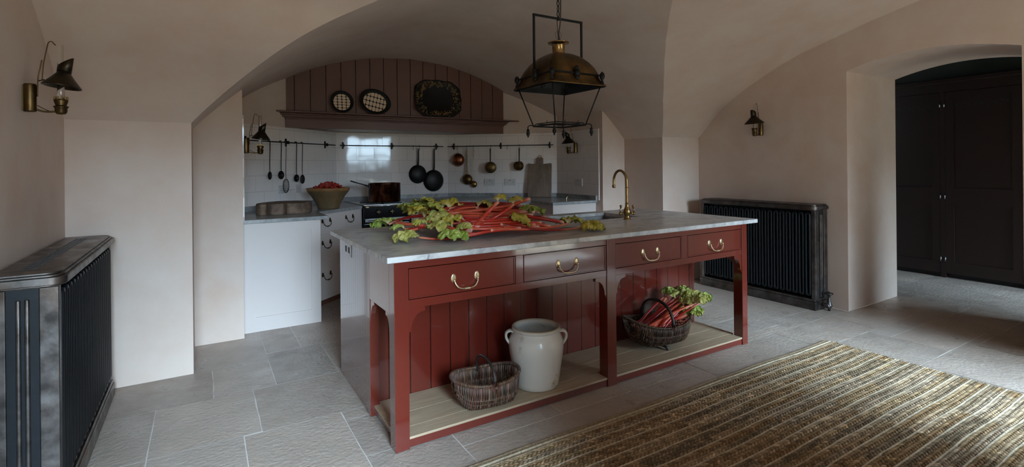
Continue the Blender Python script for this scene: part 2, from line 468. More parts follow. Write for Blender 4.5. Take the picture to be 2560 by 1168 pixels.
# reveals and soffit
mb.quad((XR, DY1, 0), (5.03, DY1, 0), (5.03, DY1, DSPR), (XR, DY1, DSPR))
mb.quad((XR, DY0, 0), (5.03, DY0, 0), (5.03, DY0, DSPR), (XR, DY0, DSPR))
rows = [[(lerp(XR, 5.03, t / 4), lerp(DY0, DY1, i / 16), darch(lerp(DY0, DY1, i / 16))) for t in range(5)] for i in range(17)]
grid(mb, rows)
struct(mb.build('wall_right', plaster))
# window wall, thick, two deep embrasures (behind the camera)
WT = .62
WINS = [(-1.36, .25, .42, 2.08), (2.36, 3.68, .12, 2.10)]
mb = MB()
xs = [XL - .3]; 
for (a, b, zl, zh) in WINS: xs += [a, b]
xs += [XR + .3]
for i in range(0, len(xs), 2): mb.box(xs[i], xs[i + 1], YB - WT, YB, 0, 2.9)
for (a, b, zl, zh) in WINS:
    mb.box(a, b, YB - WT, YB, 0, zl); mb.box(a, b, YB - WT, YB, zh, 2.9)
struct(mb.build('wall_window_side', plaster))
for i, (a, b, zl, zh) in enumerate(WINS):
    w = MB(); y = YB - WT + .08
    t = .05
    w.box(a, b, y, y + .05, zl, zl + t); w.box(a, b, y, y + .05, zh - t, zh)
    w.box(a, a + t, y, y + .05, zl + t, zh - t); w.box(b - t, b, y, y + .05, zl + t, zh - t)
    nx = 3; nz = 4
    for k in range(1, nx):
        x = lerp(a, b, k / nx); w.box(x - .011, x + .011, y + .01, y + .04, zl + t, zh - t)
    for k in range(1, nz):
        z = lerp(zl, zh, k / nz); w.box(a + t, b - t, y + .012, y + .038, z - .011, z + .011)
    struct(w.build('window_%d' % (i + 1), winframe))

# alcove walls: lower tiled faces and plaster above
CW = 1.4696
def canted(name, origin, rotz, x0, x1, z0, z1, m, y=0.0, th=.02):
    return MB().box(x0, x1, y, y + th, z0, z1).build(name, m, loc=origin, rotz=rotz)
RL = math.atan2(.98, 1.095); RR = math.atan2(-.98, 1.1)
OL = (XI0, 3.02, 0); ORR = (2.07, 4.0, 0); OC = (0, 4.0, 0)
TZ = 1.727
tl = MB().box(0, CW, -.012, .03, .902, TZ).build('wall_tiles_left', tiles, loc=OL, rotz=RL); struct(tl)
tcn = MB().box(.62, 2.07, -.012, .03, .902, TZ).build('wall_tiles_back', tiles, loc=OC); struct(tcn)
tr = MB().box(0, 1.473, -.012, .03, .902, TZ).build('wall_tiles_right', tiles, loc=ORR, rotz=RR); struct(tr)
# tiles on the two alcove returns (planes facing each other)
t4 = MB().box(0, .81, -.012, .0, .9, TZ).build('wall_tiles_return_right', tiles, loc=(XI1, 3.02, 0), rotz=-PI / 2); struct(t4)
t5 = MB().box(0, .81, -.012, .0, .9, TZ).build('wall_tiles_return_left', tiles, loc=(XI0, 2.21, 0), rotz=PI / 2); struct(t5)
# plaster behind and above, the full height
mb = MB()
def vwall(p, q, n=16):
    for i in range(n):
        a = (lerp(p[0], q[0], i / n), lerp(p[1], q[1], i / n)); b = (lerp(p[0], q[0], (i + 1) / n), lerp(p[1], q[1], (i + 1) / n))
        mb.add([(a[0], a[1], 0), (b[0], b[1], 0), (b[0], b[1], g(b[0]) + .02), (a[0], a[1], g(a[0]) + .02)], [(0, 1, 2, 3)])
vwall((XI0, 3.02), (.62, 4.0)); vwall((.62, 4.0), (2.07, 4.0)); vwall((2.07, 4.0), (XI1, 3.02))
struct(mb.build('wall_alcove', plaster))

# hall beyond the doorway
mb = MB()
mb.quad((6.52, -3.3, 0), (6.52, 2.2, 0), (6.52, 2.2, 2.9), (6.52, -3.3, 2.9))
mb.quad((5.03, 2.2, 0), (6.52, 2.2, 0), (6.52, 2.2, 2.9), (5.03, 2.2, 2.9))
struct(mb.build('wall_hall', plaster_hall))
struct(MB().quad((5.03, -3.4, 2.62), (6.52, -3.4, 2.62), (6.52, 2.2, 2.62), (5.03, 2.2, 2.62)).build('ceiling_hall', plaster_hall))
mb = MB()
mb.box(5.0, 5.3, -3.4, -3.1, 0, 2.9); mb.box(5.3, 6.6, -3.4, -3.1, 1.5, 2.9); mb.box(6.35, 6.6, -3.4, -3.1, 0, 1.5)
struct(mb.build('wall_hall_end', plaster_hall))

# ------------------------------------------------------------------ floor: limestone slabs
slabs = []
def S(x0, x1, y0, y1): slabs.append((x0, x1, y0, y1))
# slabs read from the photograph
S(XL, -.80, 1.575, 1.6); S(-.80, -.367, 1.566, 2.35); S(-.367, -.133, 1.715, 2.35); S(-.133, .5, 1.70, 2.35)
S(XL, -.697, 1.107, 1.575); S(-.697, -.369, 1.107, 1.566); S(-.369, -.003, 1.107, 1.71)
S(XL, -.97, .555, 1.107); S(-.97, -.498, .555, 1.107); S(-.498, .08, .545, 1.107)
S(XL, -.97, -.1, .555); S(-.97, -.58, -.1, .555)
S(-.58, -.12, -.55, .545)
S(-.12, .5, .437, .545); S(-.12, .5, .05, .437); S(-.12, .288, -.45, .05)
S(.288, .873, -.108, .05); S(.873, 1.36, -.108, .05); S(.288, 1.45, -.7, -.108)
S(1.36, 1.75, -.108, .05); S(1.45, 1.965, -.7, -.108); S(1.75, 1.965, -.108, .05)
S(1.965, 3.0, -.34, .03); S(1.965, 3.25, .03, .13); S(3.0, 3.81, -.34, .03)
S(2.3, 3.25, .13, .432); S(3.25, XR, .03, .225); S(3.25, XR, .225, .432); S(2.2, 3.3, .432, .80); S(3.3, XR, .432, .757); S(3.3, XR, .757, 1.575)
S(2.6, 3.3, .80, 1.575); S(1.965, 2.9, -.84, -.34); S(2.9, 3.65, -.84, -.34); S(3.65, 4.35, -.84, -.49); S(3.65, 4.35, -.49, -.34)
S(3.81, 4.42, -.34, .03); S(4.42, 5.1, -.52, .03); S(4.35, 5.1, -.9, -.52)
S(2.6, 3.2, -1.4, -.84); S(3.2, 3.95, -1.4, -.84); S(3.95, 5.1, -1.4, -.9)
S(5.1, 5.34, -.9, .03); S(5.34, 5.984, -.36, .18); S(5.34, 5.84, -.9, -.36); S(5.984, 6.6, -.36, .18); S(5.84, 6.6, -.52, -.36); S(5.84, 6.6, -.9, -.52)
S(5.1, 5.8, .18, .8); S(5.8, 6.6, .18, .8)
covered = slabs[:]
# rest of the floor in plain bands behind and under things
def free(x0, x1, y0, y1):
    for a, b, c, d in covered:
        if x0 < b - .004 and x1 > a + .004 and y0 < d - .004 and y1 > c + .004: return False
    return True
cells = []
gx = sorted(set([XL, 5.1, 6.6] + [round(v, 3) for s_ in covered for v in s_[:2]] + [-.9, -.2, .5, 1.2, 1.9, 2.6]))
gyv = sorted(set([-3.4, -2.8, -2.2, -1.7, 2.35, 3.0, 3.6, 4.2] + [round(v, 3) for s_ in covered for v in s_[2:]] + [1.1]))
used = set()
for i in range(len(gx) - 1):
    for j in range(len(gyv) - 1):
        if (i, j) in used or not free(gx[i], gx[i + 1], gyv[j], gyv[j + 1]): continue
        i2 = i
        while i2 + 1 < len(gx) - 1 and gx[i2 + 1] - gx[i] < .55 and free(gx[i], gx[i2 + 2], gyv[j], gyv[j + 1]) and all((k, j) not in used for k in range(i, i2 + 2)): i2 += 1
        j2 = j
        while j2 + 1 < len(gyv) - 1 and gyv[j2 + 1] - gyv[j] < .4 and free(gx[i], gx[i2 + 1], gyv[j], gyv[j2 + 2]) and all((k, l) not in used for k in range(i, i2 + 1) for l in range(j, j2 + 2)): j2 += 1
        for k in range(i, i2 + 1):
            for l in range(j, j2 + 1): used.add((k, l))
        slabs.append((gx[i], gx[i2 + 1], gyv[j], gyv[j2 + 1]))
fl = MB(); rnd = random.Random(3)
for (x0, x1, y0, y1) in slabs:
    if x1 - x0 < .02 or y1 - y0 < .02: continue
    gp = rnd.uniform(.0018, .0034); t = .72 + .50 * rnd.random(); w = rnd.uniform(-.05, .05)
    col = (t * (1 + w), t, t * (1 - w))
    nx = max(2, int((x1 - x0) / .06)); ny = max(2, int((y1 - y0) / .06)); vs = []; sd = rnd.random() * 50
    tx, ty = rnd.uniform(-.002, .002), rnd.uniform(-.002, .002)
    for j in range(ny + 1):
        for i in range(nx + 1):
            u, v = i / nx, j / ny
            x = lerp(x0 + gp, x1 - gp, u); y = lerp(y0 + gp, y1 - gp, v)
            wob = .0035
            if i in (0, nx): x += (noise.noise((y * 9, sd, 0)) - .1) * wob * (1 if i == 0 else -1)
            if j in (0, ny): y += (noise.noise((x * 9, sd, 5)) - .1) * wob * (1 if j == 0 else -1)
            z = noise.noise((x * 3, y * 3, sd)) * .0012 - .0010 + tx * (u - .5) * .5 + ty * (v - .5) * .5
            if i in (0, nx) or j in (0, ny): z -= .0006
            vs.append((x, y, min(z, .0005)))
    fs = [(j * (nx + 1) + i, j * (nx + 1) + i + 1, (j + 1) * (nx + 1) + i + 1, (j + 1) * (nx + 1) + i) for j in range(ny) for i in range(nx)]
    fl.add(vs, fs, True, [col] * len(vs))
k0 = len(fl.f)
fl.add([(XL - .3, -3.5, -.0032), (6.7, -3.5, -.0032), (6.7, 4.3, -.0032), (XL - .3, 4.3, -.0032)], [(0, 1, 2, 3)], False, [(1, 1, 1)] * 4)
fo = fl.build('floor', [lime, jointm])
fo.data.polygons[-1].material_index = 1
struct(fo)

# ------------------------------------------------------------------ kitchen island
ISL = thing('kitchen_island', 'dark red gloss painted kitchen island with four drawers and an open lower shelf', 'kitchen island', (1.317, .54, 0))
L_, D_ = 2.634, 1.088; LW, LY = .0687, .0728; M1, M2 = 1.287, 1.357
WB = .8713; DT, DB, RB, ST = .8374, .6896, .6501, .053
def ib(name, mb, m=redpaint, bevel=.0015): return mb.build(name, m, ISL, bevel=bevel, world=True)
def leg(x0, x1, y0=0, y1=LY): return ib('leg', MB().box(x0, x1, y0, y1, 0, WB))
leg(0, LW); leg(M1, M2); leg(2.577, L_)
for x0, x1 in ((0, .05), (L_ - .055 + .05, L_ + .05)):
    pass
leg(0, .05, .404, .47); leg(L_ - .055, L_, .47, .53)
bays = [(LW, .6567 - 0), (.7051, M1), (M2, 1.9453), (1.9983, 2.577)]
ib('front_rail', MB().box(LW, M1, .004, .03, DT, WB).box(M2, 2.577, .004, .03, DT, WB)
   .box(LW, M1, .004, .03, RB, DB).box(M2, 2.577, .004, .03, RB, DB)
   .box(.6567, .7051, .004, .03, DB, DT).box(1.9453, 1.9983, .004, .03, DB, DT))
ib('side_rail', MB().box(.0, .03, LY, .404, .62, WB)); ib('side_rail', MB().box(L_ - .03, L_, LY, .47, .62, WB))
# shaped corner brackets
def brk(w=.083, h=.125):
    pts = [(0, 0), (w, 0), (w, -.022), (w - .014, -.022)]
    for i in range(9):
        a = PI / 2 * i / 8
        pts.append(((w - .014) - (w - .028) * math.sin(a), -.022 - (h - .038) * (1 - math.cos(a))))
    pts += [(.014, -h + .016), (.006, -h + .016), (.006, -h), (0, -h)]
    return pts
def bracket(x, sgn, y0=.006, y1=.03):
    pts = [(x + sgn * a, RB + b) for a, b in brk()]
    if sgn < 0: pts = pts[::-1]
    return ib('corner_bracket', MB().prism(pts, y0, y1, 'y'), bevel=0)
bracket(LW, 1); bracket(M1, -1); bracket(M2, 1); bracket(2.577, -1)
def sbracket(x0, x1, y, sgn):
    pts = [(y + sgn * a * .85, .62 + b) for a, b in brk()]
    return ib('corner_bracket', MB().prism(pts, x0, x1, 'x'), bevel=0)
sbracket(.004, .028, LY, 1); sbracket(.004, .028, .404, -1); sbracket(L_ - .028, L_ - .004, LY, 1); sbracket(L_ - .028, L_ - .004, .47, -1)
# drawers
def bail(parent, x, z, y, w=.125, mat=brassl, name='handle'):
    h = MB()
    for sx in (-1, 1):
        c = (x + sx * w / 2, y, z + .004)
        h.lathe([(.0001, -.004), (.011, -.004), (.0155, -.003), (.0168, 0)], 24, c, sx=.84, sy=1.32, axis='y')
        h.ball((c[0], y - .013, z - .006), .0065, 10)
        h.cyl((c[0], y - .003, z - .006), (c[0], y - .014, z - .006), .0035, sides=8)
    pts = [(x - w / 2, y - .013, z - .006), (x - w / 2 + .004, y - .018, z - .022), (x - w / 2 + .018, y - .022, z - .040), (x - w / 2 + .04, y - .024, z - .0475),
           (x, y - .024, z - .049), (x + w / 2 - .04, y - .024, z - .0475), (x + w / 2 - .018, y - .022, z - .040), (x + w / 2 - .004, y - .018, z - .022), (x + w / 2, y - .013, z - .006)]
    P = smooth_path(pts, 5)
    n = len(P); h.tube(P, [.0028 + .0012 * math.sin(PI * i / (n - 1)) for i in range(n)], 8)
    for dx in (-.011, -.0055, 0, .0055, .011):
        h.lathe([(.0035, -.002), (.0058, -.001), (.0058, .001), (.0035, .002)], 10, (x + dx, y - .024, z - .049), axis='x')
    return h.build(name, mat, parent)
HX = [.365, 1.001, 1.655, 2.288]
for (a, b), hx in zip(bays, HX):
    d = MB()
    q = .0035
    d.box(a + q, b - q, .008, .03, DB + q, DT - q)
    dr = ib('drawer', d, bevel=.002)
    # cock bead
    bd = MB(); w_ = .006
    bd.box(a + q, b - q, .0035, .0085, DT - q - w_, DT - q); bd.box(a + q, b - q, .0035, .0085, DB + q, DB + q + w_)
    bd.box(a + q, a + q + w_, .0035, .0085, DB + q + w_, DT - q - w_); bd.box(b - q - w_, b - q, .0035, .0085, DB + q + w_, DT - q - w_)
    bo = bd.build('beading', redpaint, dr, world=False, bevel=.001)
    bo.data.transform(Matrix.Translation(-Vector(ISL.location)))
    hd = bail(dr, hx, .760, .008, .128, brassl)
    hd.data.transform(Matrix.Translation(-Vector(ISL.location)))
ib('drawer_box', MB().box(.03, L_ - .03, .03, .44, DB, WB - .002), bevel=0)
# lower shelf
sh = MB()
for (x0, x1, y0, y1) in ((LW, M1, .006, .10), (M2, 2.577, .006, .10)):
    sh.box(x0, x1, y0, y1, ST - .012, ST)
for (x0, x1) in ((.02, 2.61),):
    ys = [.102, .25, .442]
    for a, b in zip(ys, ys[1:]): sh.box(x0, x1, a, b - .002, ST - .012, ST)
sh.build('shelf', oak, ISL, bevel=.002, world=True)
ib('shelf_rail', MB().box(LW, M1, .009, .034, .003, ST - .012)); ib('shelf_rail', MB().box(M2, 2.577, .009, .034, .003, ST - .012)); ib('shelf_rail', MB().box(.03, .05, LY, .404, .004, ST - .012)); ib('shelf_rail', MB().box(2.58, 2.6, LY, .47, .004, ST - .012))
# board back of the open bay
MB().box(.05, L_ - .055, .442, .46, ST - .02, DB).build('back_panel', boards_red_x, ISL, world=True)
# cupboard half behind, with boarded ends
MB().box(.006, .022, .47, 1.03, .0, WB).build('end_panel', boards_red_y, ISL, world=True)
MB().box(L_ - .022, L_ - .006, .53, 1.03, .0, WB).build('end_panel', boards_red_y, ISL, world=True)
ib('corner_post', MB().box(.006, .06, 1.031, D_, 0, WB)); ib('corner_post', MB().box(L_ - .06, L_ - .006, 1.031, D_, 0, WB))
ib('cupboard_side', MB().box(.022, L_ - .022, .46, 1.07, .02, WB - .03), bevel=0)
so = MB().box(-.002, .006, .80, .93, .775, .855).build('socket', M('steel_socket', (.50, .48, .50), .3, .9), ISL, bevel=.003, world=True)
for y_ in (.81, .88):
    s2 = MB().box(-.0035, -.0015, y_, y_ + .03, .80, .835).build('socket_insert', slot, so); s2.data.transform(Matrix.Translation(-Vector(ISL.location)))

# worktop with a sink cut-out
WTX0, WTX1, WTY0, WTY1 = -.0352, 2.7499, -.0016 - .012, 1.1796
SX0, SX1, SY0, SY1 = 1.60, 2.205, .635, 1.05
wt = MB()
def ring(x0, x1, y0, y1, hx0, hx1, hy0, hy1, z0, z1):
    o = [(x0, y0), (x1, y0), (x1, y1), (x0, y1)]; h = [(hx0, hy0), (hx1, hy0), (hx1, hy1), (hx0, hy1)]
    vs = [(*p, z) for z in (z0, z1) for p in o + h]
    fs = []
    for i in range(4):
        j = (i + 1) % 4
        fs += [(8 + i, 8 + j, 12 + j, 12 + i), (i, 4 + i, 4 + j, j), (i, j, 8 + j, 8 + i), (4 + i, 12 + i, 12 + j, 4 + j)]
    wt.add(vs, fs)
ring(WTX0, WTX1, WTY0, WTY1, SX0, SX1, SY0, SY1, WB + .0005, .9)
wo = wt.build('island_worktop', marb, bevel=.004, loc=(1.35, .58, WB), world=True)
tag(wo, 'long grey and white veined marble worktop on the red island', 'worktop')
sk = thing('sink', 'grey stone sink set into the island worktop behind the brass tap', 'sink', (1.9, .84, .62))
k = MB(); a_, b_, c_, d_ = SX0 - .01, SX1 + .01, SY0 - .01, SY1 + .01
k.box(a_ - .02, a_, c_, d_, .65, WB - .002); k.box(b_, b_ + .02, c_, d_, .65, WB - .002); k.box(a_ - .02, b_ + .02, c_ - .02, c_, .65, WB - .002); k.box(a_ - .02, b_ + .02, d_, d_ + .02, .65, WB - .002); k.box(a_ - .02, b_ + .02, c_ - .02, d_ + .02, .63, .65)
k.build('basin', slatem, sk, world=True)
MB().lathe([(.001, .003), (.03, .003), (.035, 0)], 20, (1.9, .84, .6505)).build('drain', chrome, sk, world=True)
# tap
tp = thing('kitchen_tap', 'aged brass swan-neck tap with two lever handles on the island worktop', 'tap', (1.962, .525, .9), rotz=0)
tb = MB(); tb.lathe([(.0001, 0), (.027, 0), (.027, .006), (.020, .012), (.019, .03), (.026, .045), (.028, .058), (.024, .075), (.015, .095), (.012, .11), (.014, .115), (.011, .122), (.0001, .123)], 24)
tb.build('tap_body', brass, tp)
P = smooth_path([(0, 0, .115), (0, 0, .20), (0, .001, .27), (.0, .01, .32), (0, .04, .355), (0, .075, .365), (0, .11, .352), (0, .135, .315), (0, .14, .27), (0, .14, .245)], 6)
ts = MB(); ts.tube(P, .0095, 14); ts.lathe([(.0098, .0), (.013, .003), (.0135, .02), (.0098, .024)], 16, (0, .14, .232)); ts.lathe([(.0098, 0), (.013, .002), (.013, .006), (.0098, .008)], 16, (0, 0, .235))
ts.build('spout', brass, tp)
for sx in (-1, 1):
    dx, dy = sx * .853, -sx * .52
    th = MB()
    th.cyl((dx * .02, dy * .02, .05), (dx * .05, dy * .05, .045), .0085, sides=12)
    th.ball((dx * .05, dy * .05, .045), .012)
    th.tube([(dx * .05, dy * .05, .045), (dx * .05, dy * .05, .07), (dx * .046, dy * .046, .092)], [.006, .0045, .006], 10)
    th.ball((dx * .046, dy * .046, .10), .010)
    th.build('lever_handle', brass, tp)

# ------------------------------------------------------------------ radiators
def make_radiator(label, loc, rotz, length=1.26, nsec=19):
    """local: x along length (0..length), front face at y=0, wall side y=+.2"""
    R = thing('radiator', label, 'radiator', loc, rotz, group='cast iron radiators')
    H = .885; Dp = .20
    tp = MB()
    def outline(e, r=.05, n=6):
        x0, x1, y0, y1 = -e, length + e, -e, Dp
        pts = [(x0, y1), ]
        for i in range(n + 1):
            a = PI + PI / 2 * i / n; pts.append((x0 + r + r * math.cos(a), y0 + r + r * math.sin(a)))
        for i in range(n + 1):
            a = 1.5 * PI + PI / 2 * i / n; pts.append((x1 - r + r * math.cos(a), y0 + r + r * math.sin(a)))
        pts.append((x1, y1)); return pts
    for e, z0, z1 in ((.014, H, H + .006), (.022, H + .006, H + .034), (.012, H + .034, H + .042), (.002, H + .042, H + .05)):
        tp.prism(outline(e), z0, z1)
    t = tp.build('top_cover', ironp, R, bevel=.0025)
    g_ = MB(); x = .12
    while x < length - .12:
        for j in range(3): g_.box(x, x + .012, .085 + j * .018, .097 + j * .018, H + .048, H + .0512)
        x += .022
    g_.build('vent_grille', slot, t)
    bs = MB(); bs.box(-.012, length + .012, -.012, Dp, 0, .075).box(-.004, length + .004, -.006, Dp, .075, .095)
    bs.build('base_plinth', ironp, R, bevel=.004)
    # end pilasters
    for xe in (0, length):
        sg = -1 if xe == 0 else 1
        e = MB()
        xa, xb = (0, .03) if xe == 0 else (length - .03, length)
        e.box(xa, xb, 0, Dp, .09, H)
        px0, px1 = (-.008, 0) if xe == 0 else (length, length + .008)
        MB().box(pm0 := min(px0, px1) + (.003 if xe == 0 else -.0), pm0 + .005, .056, .144, .096, H - .003).build('end_recess', irond, R)
        e.box(px0, px1, 0, .055, .095, H - .002); e.box(px0, px1, .145, Dp, .095, H - .002)
        pm = .5 * (px0 + px1)
        e.tube([(pm, .088, .11), (pm, .088, H - .04)], .008, 8); e.tube([(pm, .112, .11), (pm, .112, H - .04)], .008, 8)
        e.build('end_panel', ironp, R, bevel=.006, seg=3)
    # sections: looped columns
    pitch = (length - .06) / nsec
    for i in range(nsec):
        cx = .03 + pitch * (i + .5); hw = pitch * .27; s_ = MB()
        z0, z1 = .125, H - .028
        pts = [(cx - hw, .004, z0 + hw)] + [(cx - hw, .004, lerp(z0 + hw, z1 - hw, t_)) for t_ in (.5, 1)]
        pts += [(cx - hw * math.cos(a), .004, z1 - hw + hw * math.sin(a)) for a in [PI * q / 6 for q in range(1, 6)]]
        pts += [(cx + hw, .004, lerp(z1 - hw, z0 + hw, t_)) for t_ in (0, .5, 1)]
        pts += [(cx + hw * math.cos(a), .004, z0 + hw - hw * math.sin(a)) for a in [PI * q / 6 for q in range(1, 6)]]
        s_.tube(pts, pitch * .15, 8, closed=True)
        # the loop's body going back to the wall
        for sx in (-1, 1): s_.box(cx + sx * hw - pitch * .12, cx + sx * hw + pitch * .12, .004, Dp - .02, z0 + hw, z1 - hw)
        s_.build('section', irond, R)
    MB().box(.03, length - .03, .06, Dp - .03, .1, H).build('core', irond, R)
    return R
rl = make_radiator('large black cast iron radiator standing along the left wall', (-1.2, .22, 0), PI / 2, 1.24)
# the first runs along +y with its front facing +x
rr = make_radiator('black cast iron radiator on the right wall with a valve at its foot', (3.88, 1.37, 0), -PI / 2, 1.19)
rr['group'] = rl['group'] = 'cast iron radiators'
rv = MB(); vx, vy = 1.19 + .012, .1
rv.cyl((vx, vy, .045), (vx + .05, vy, .045), .014); rv.ball((vx + .055, vy, .045), .026)
rv.cyl((vx + .055, vy, .045), (vx + .055, vy, 0), .011)
rv.lathe([(.024, 0), (.018, .02), (.012, .06), (.011, .085), (.02, .088), (.02, .094), (.008, .098)], 16, (vx + .055, vy, .05))
rv.cyl((vx + .055, vy, .045), (vx + .055, vy - .045, .045), .018, .02); 
rv.lathe([(.001, .018), (.012, .016), (.034, .012), (.036, .006), (.034, 0), (.01, -.004)], 8, (vx + .055, vy, .145)); rv.ball((vx + .055, vy, .168), .008)
rv.build('valve', ironp, rr)

# ------------------------------------------------------------------ wall lamps
def make_lamp(label, loc, rotz):
    """local: wall plane x=0, +x outwards; z=0 at reservoir base"""
    T = thing('wall_lamp', label, 'wall lamp', loc, rotz, group='brass wall lamps')
    b = MB(); b.box(0, .006, -.010, .010, .005, .120); b.lathe([(.001, 0), (.021, .001), (.0225, .006), (.0225, .118), (.021, .125), (.001, .127)], 24, (.0255, 0, 0)); b.build('back_cylinder', brassd, T)
    a = MB(); a.tube(smooth_path([(.045, 0, .012), (.07, 0, .004), (.1, 0, .004), (.125, 0, .008)]), .0045, 8); a.tube(smooth_path([(.05, 0, .03), (.065, 0, .02), (.09, 0, .006)]), .002, 6); a.build('arm', brassd, T)
    c = (.130, 0, 0)
    u = MB(); u.lathe([(.001, -.008), (.016, -.006), (.022, .004), (.023, .022), (.0275, .026), (.0275, .030), (.021, .031), (.020, .036), (.025, .050), (.026, .060), (.024, .062), (.012, .064)], 24, c)
    for q in range(10):
        an = 2 * PI * q / 10; u.box(c[0] + math.cos(an) * .023 - .003, c[0] + math.cos(an) * .023 + .003, math.sin(an) * .023 - .003, math.sin(an) * .023 + .003, .060, .074)
    u.build('burner', brassd, T)
    gl = MB(); gl.lathe([(.011, .06), (.014, .085), (.0125, .12), (.011, .2), (.0115, .31)], 18, c); gl.build('glass_chimney', glass, T)
    s_ = MB(); tilt = Matrix.Rotation(math.radians(7), 4, 'Y')
    s_.lathe([(.100, -.004), (.098, .000), (.060, .034), (.032, .062), (.027, .064)], 32, (0, 0, 0), sx=.70, sy=1.0)
    n0 = len(s_.v)
    # funnel above, cut on a slant
    fs_ = 24; vs = []; 
    for q in range(fs_):
        an = 2 * PI * q / fs_; x, y = .026 * math.cos(an), .026 * math.sin(an)
        vs += [(x, y, .062), (x, y, .112 + x * .9)]
    s_.add(vs, [(2 * q, 2 * ((q + 1) % fs_), 2 * ((q + 1) % fs_) + 1, 2 * q + 1) for q in range(fs_)], True)
    s_.v = [tuple(tilt @ Vector(v) + Vector((c[0] + .004, 0, .122))) for v in s_.v]
    so_ = s_.build('shade', shadem, T, solid=.0015)
    hk = MB(); hk.tube(smooth_path([(.05, 0, .07), (.052, 0, .15), (.06, 0, .20), (.066, 0, .235)]), .0025, 6); hk.tube(smooth_path([(.066, 0, .145), (.072, 0, .22), (.085, 0, .30), (.09, 0, .318), (.1, 0, .322), (.108, 0, .312), (.114, 0, .306)]), .0022, 6)
    hk.tube([(.052, 0, .14), (.075, 0, .148)], .003, 6)
    hk.build('hanging_hook', brassd, T)
    return T
make_lamp('brass oil-style wall lamp above the left radiator', (XL, .78, 1.572), 0)
make_lamp('brass oil-style wall lamp on the right wall above the radiator', (XR, .80, 1.588), PI)
make_lamp('brass oil-style wall lamp beside the left utensil rail', (XI0 + .012, 2.37, 1.432), 0)
make_lamp('brass oil-style wall lamp on the tiled return right of the leaning board', (XI1 - .012, 2.60, 1.455), PI)

# ------------------------------------------------------------------ lantern
LX, LYc = 1.355, .545
LN = thing('hanging_lantern', 'large square aged brass and iron lantern hanging over the island', 'lantern', (LX, LYc, 1.55))
def lb(name, mb, m, **k): return mb.build(name, m, LN, world=True, **k)
# roof: square dome with a flared eave
prof = [(.228, 1.838), (.224, 1.846), (.205, 1.868), (.192, 1.895), (.188, 1.925), (.176, 1.965), (.155, 2.005), (.122, 2.042), (.08, 2.066), (.05, 2.072)]
rm = MB(); rows = []
for r, z in prof:
    row = []
    for s4 in range(4):
        for t in range(8):
            u = -1 + 2 * t / 8
            rr_ = r
            x, y = {0: (u, -1), 1: (1, u), 2: (-u, 1), 3: (-1, -u)}[s4]
            rnd_ = .12 * (max(0, (z - 1.93)) / .14)
            k_ = 1 - rnd_ * (abs(u) ** 3)
            row.append((LX + x * rr_ * k_, LYc + y * rr_ * k_, z))
    row.append(row[0]); rows.append(row)
grid(rm, rows)
ro = lb('roof', rm, brassd, solid=.003)
lin = MB(); grid(lin, [[(LX + (x - LX) * .975, LYc + (y - LYc) * .975, z - .006) for (x, y, z) in row] for row in rows]); lb('black_lining', lin, black)  # black shell set just inside the roof
cm = MB(); cm.lathe([(.046, 2.06), (.042, 2.085), (.042, 2.135), (.050, 2.142), (.072, 2.147), (.074, 2.153), (.060, 2.157), (.001, 2.175)], 28, (LX, LYc, 0)); lb('collar', cm, brass)
bm_ = MB()
q = .194
bm_.tube([(LX - q, LYc - q, 1.915), (LX + q, LYc - q, 1.915), (LX + q, LYc + q, 1.915), (LX - q, LYc + q, 1.915)], .006, 6, closed=True)
for (sx, sy) in ((1, 0), (-1, 0), (0, 1), (0, -1)):
    for dz, w in ((0, .026), (.03, .016), (-.028, .018)):
        x, y = LX + sx * (q + .002), LYc + sy * (q + .002)
        bm_.ball((x, y, 1.915 + dz), w, 8, 1.2)
lb('iron_band', bm_, black)
E_ = .208
for sx in (-1, 1):
    for sy in (-1, 1):
        x, y = LX + sx * E_, LYc + sy * E_
        f = MB(); f.lathe([(.001, 0), (.012, 0), (.011, .012), (.006, .018), (.009, .026), (.016, .036), (.019, .05), (.014, .068), (.004, .078), (.001, .08)], 14, (x, y, 1.858)); lb('finial', f, black)
        b2 = .127
        x2, y2 = LX + sx * b2, LYc + sy * b2
        lb('corner_rod', MB().tube([(LX + sx * .2, LYc + sy * .2, 1.842), (x2, y2, 1.582)], .0042, 8), black)
        dd = MB(); e2 = b2 + .028
        dd.tube(smooth_path([(x2, y2, 1.585), (LX + sx * (b2 + .016), LYc + sy * (b2 + .016), 1.590), (LX + sx * e2, LYc + sy * e2, 1.580), (LX + sx * e2, LYc + sy * e2, 1.565)]), .0035, 6)
        dd.lathe([(.001, 0), (.006, -.002), (.012, -.012), (.008, -.02), (.013, -.028), (.012, -.042), (.005, -.052), (.006, -.058), (.001, -.062)], 12, (LX + sx * e2, LYc + sy * e2, 1.567)); lb('drop_finial', dd, black)
fr = MB(); b2 = .127
fr.tube([(LX - b2, LYc - b2, 1.582), (LX + b2, LYc - b2, 1.582), (LX + b2, LYc + b2, 1.582), (LX - b2, LYc + b2, 1.582)], .0055, 6, closed=True)
fr.tube([(LX - b2 + .015, LYc - b2 + .015, 1.598), (LX + b2 - .015, LYc - b2 + .015, 1.598), (LX + b2 - .015, LYc + b2 - .015, 1.598), (LX - b2 + .015, LYc + b2 - .015, 1.598)], .003, 6, closed=True)
for sx in (-1, 1):
    for sy in (-1, 1): fr.tube([(LX + sx * b2, LYc + sy * b2, 1.582), (LX + sx * (b2 - .015), LYc + sy * (b2 - .015), 1.6)], .003, 6)
for x_, y_ in ((-.05, -b2), (.06, -b2), (b2, .02), (-b2, -.03)): fr.tube([(LX + x_, LYc + y_, 1.58), (LX + x_ + .004, LYc + y_, 1.612)], .002, 5)
lb('bottom_frame', fr, black)
stp = MB(); w_ = .202
for sx in (-1, 1): stp.box(LX + sx * w_ - .007, LX + sx * w_ + .007, LYc - .005, LYc + .005, 1.92, 2.325)
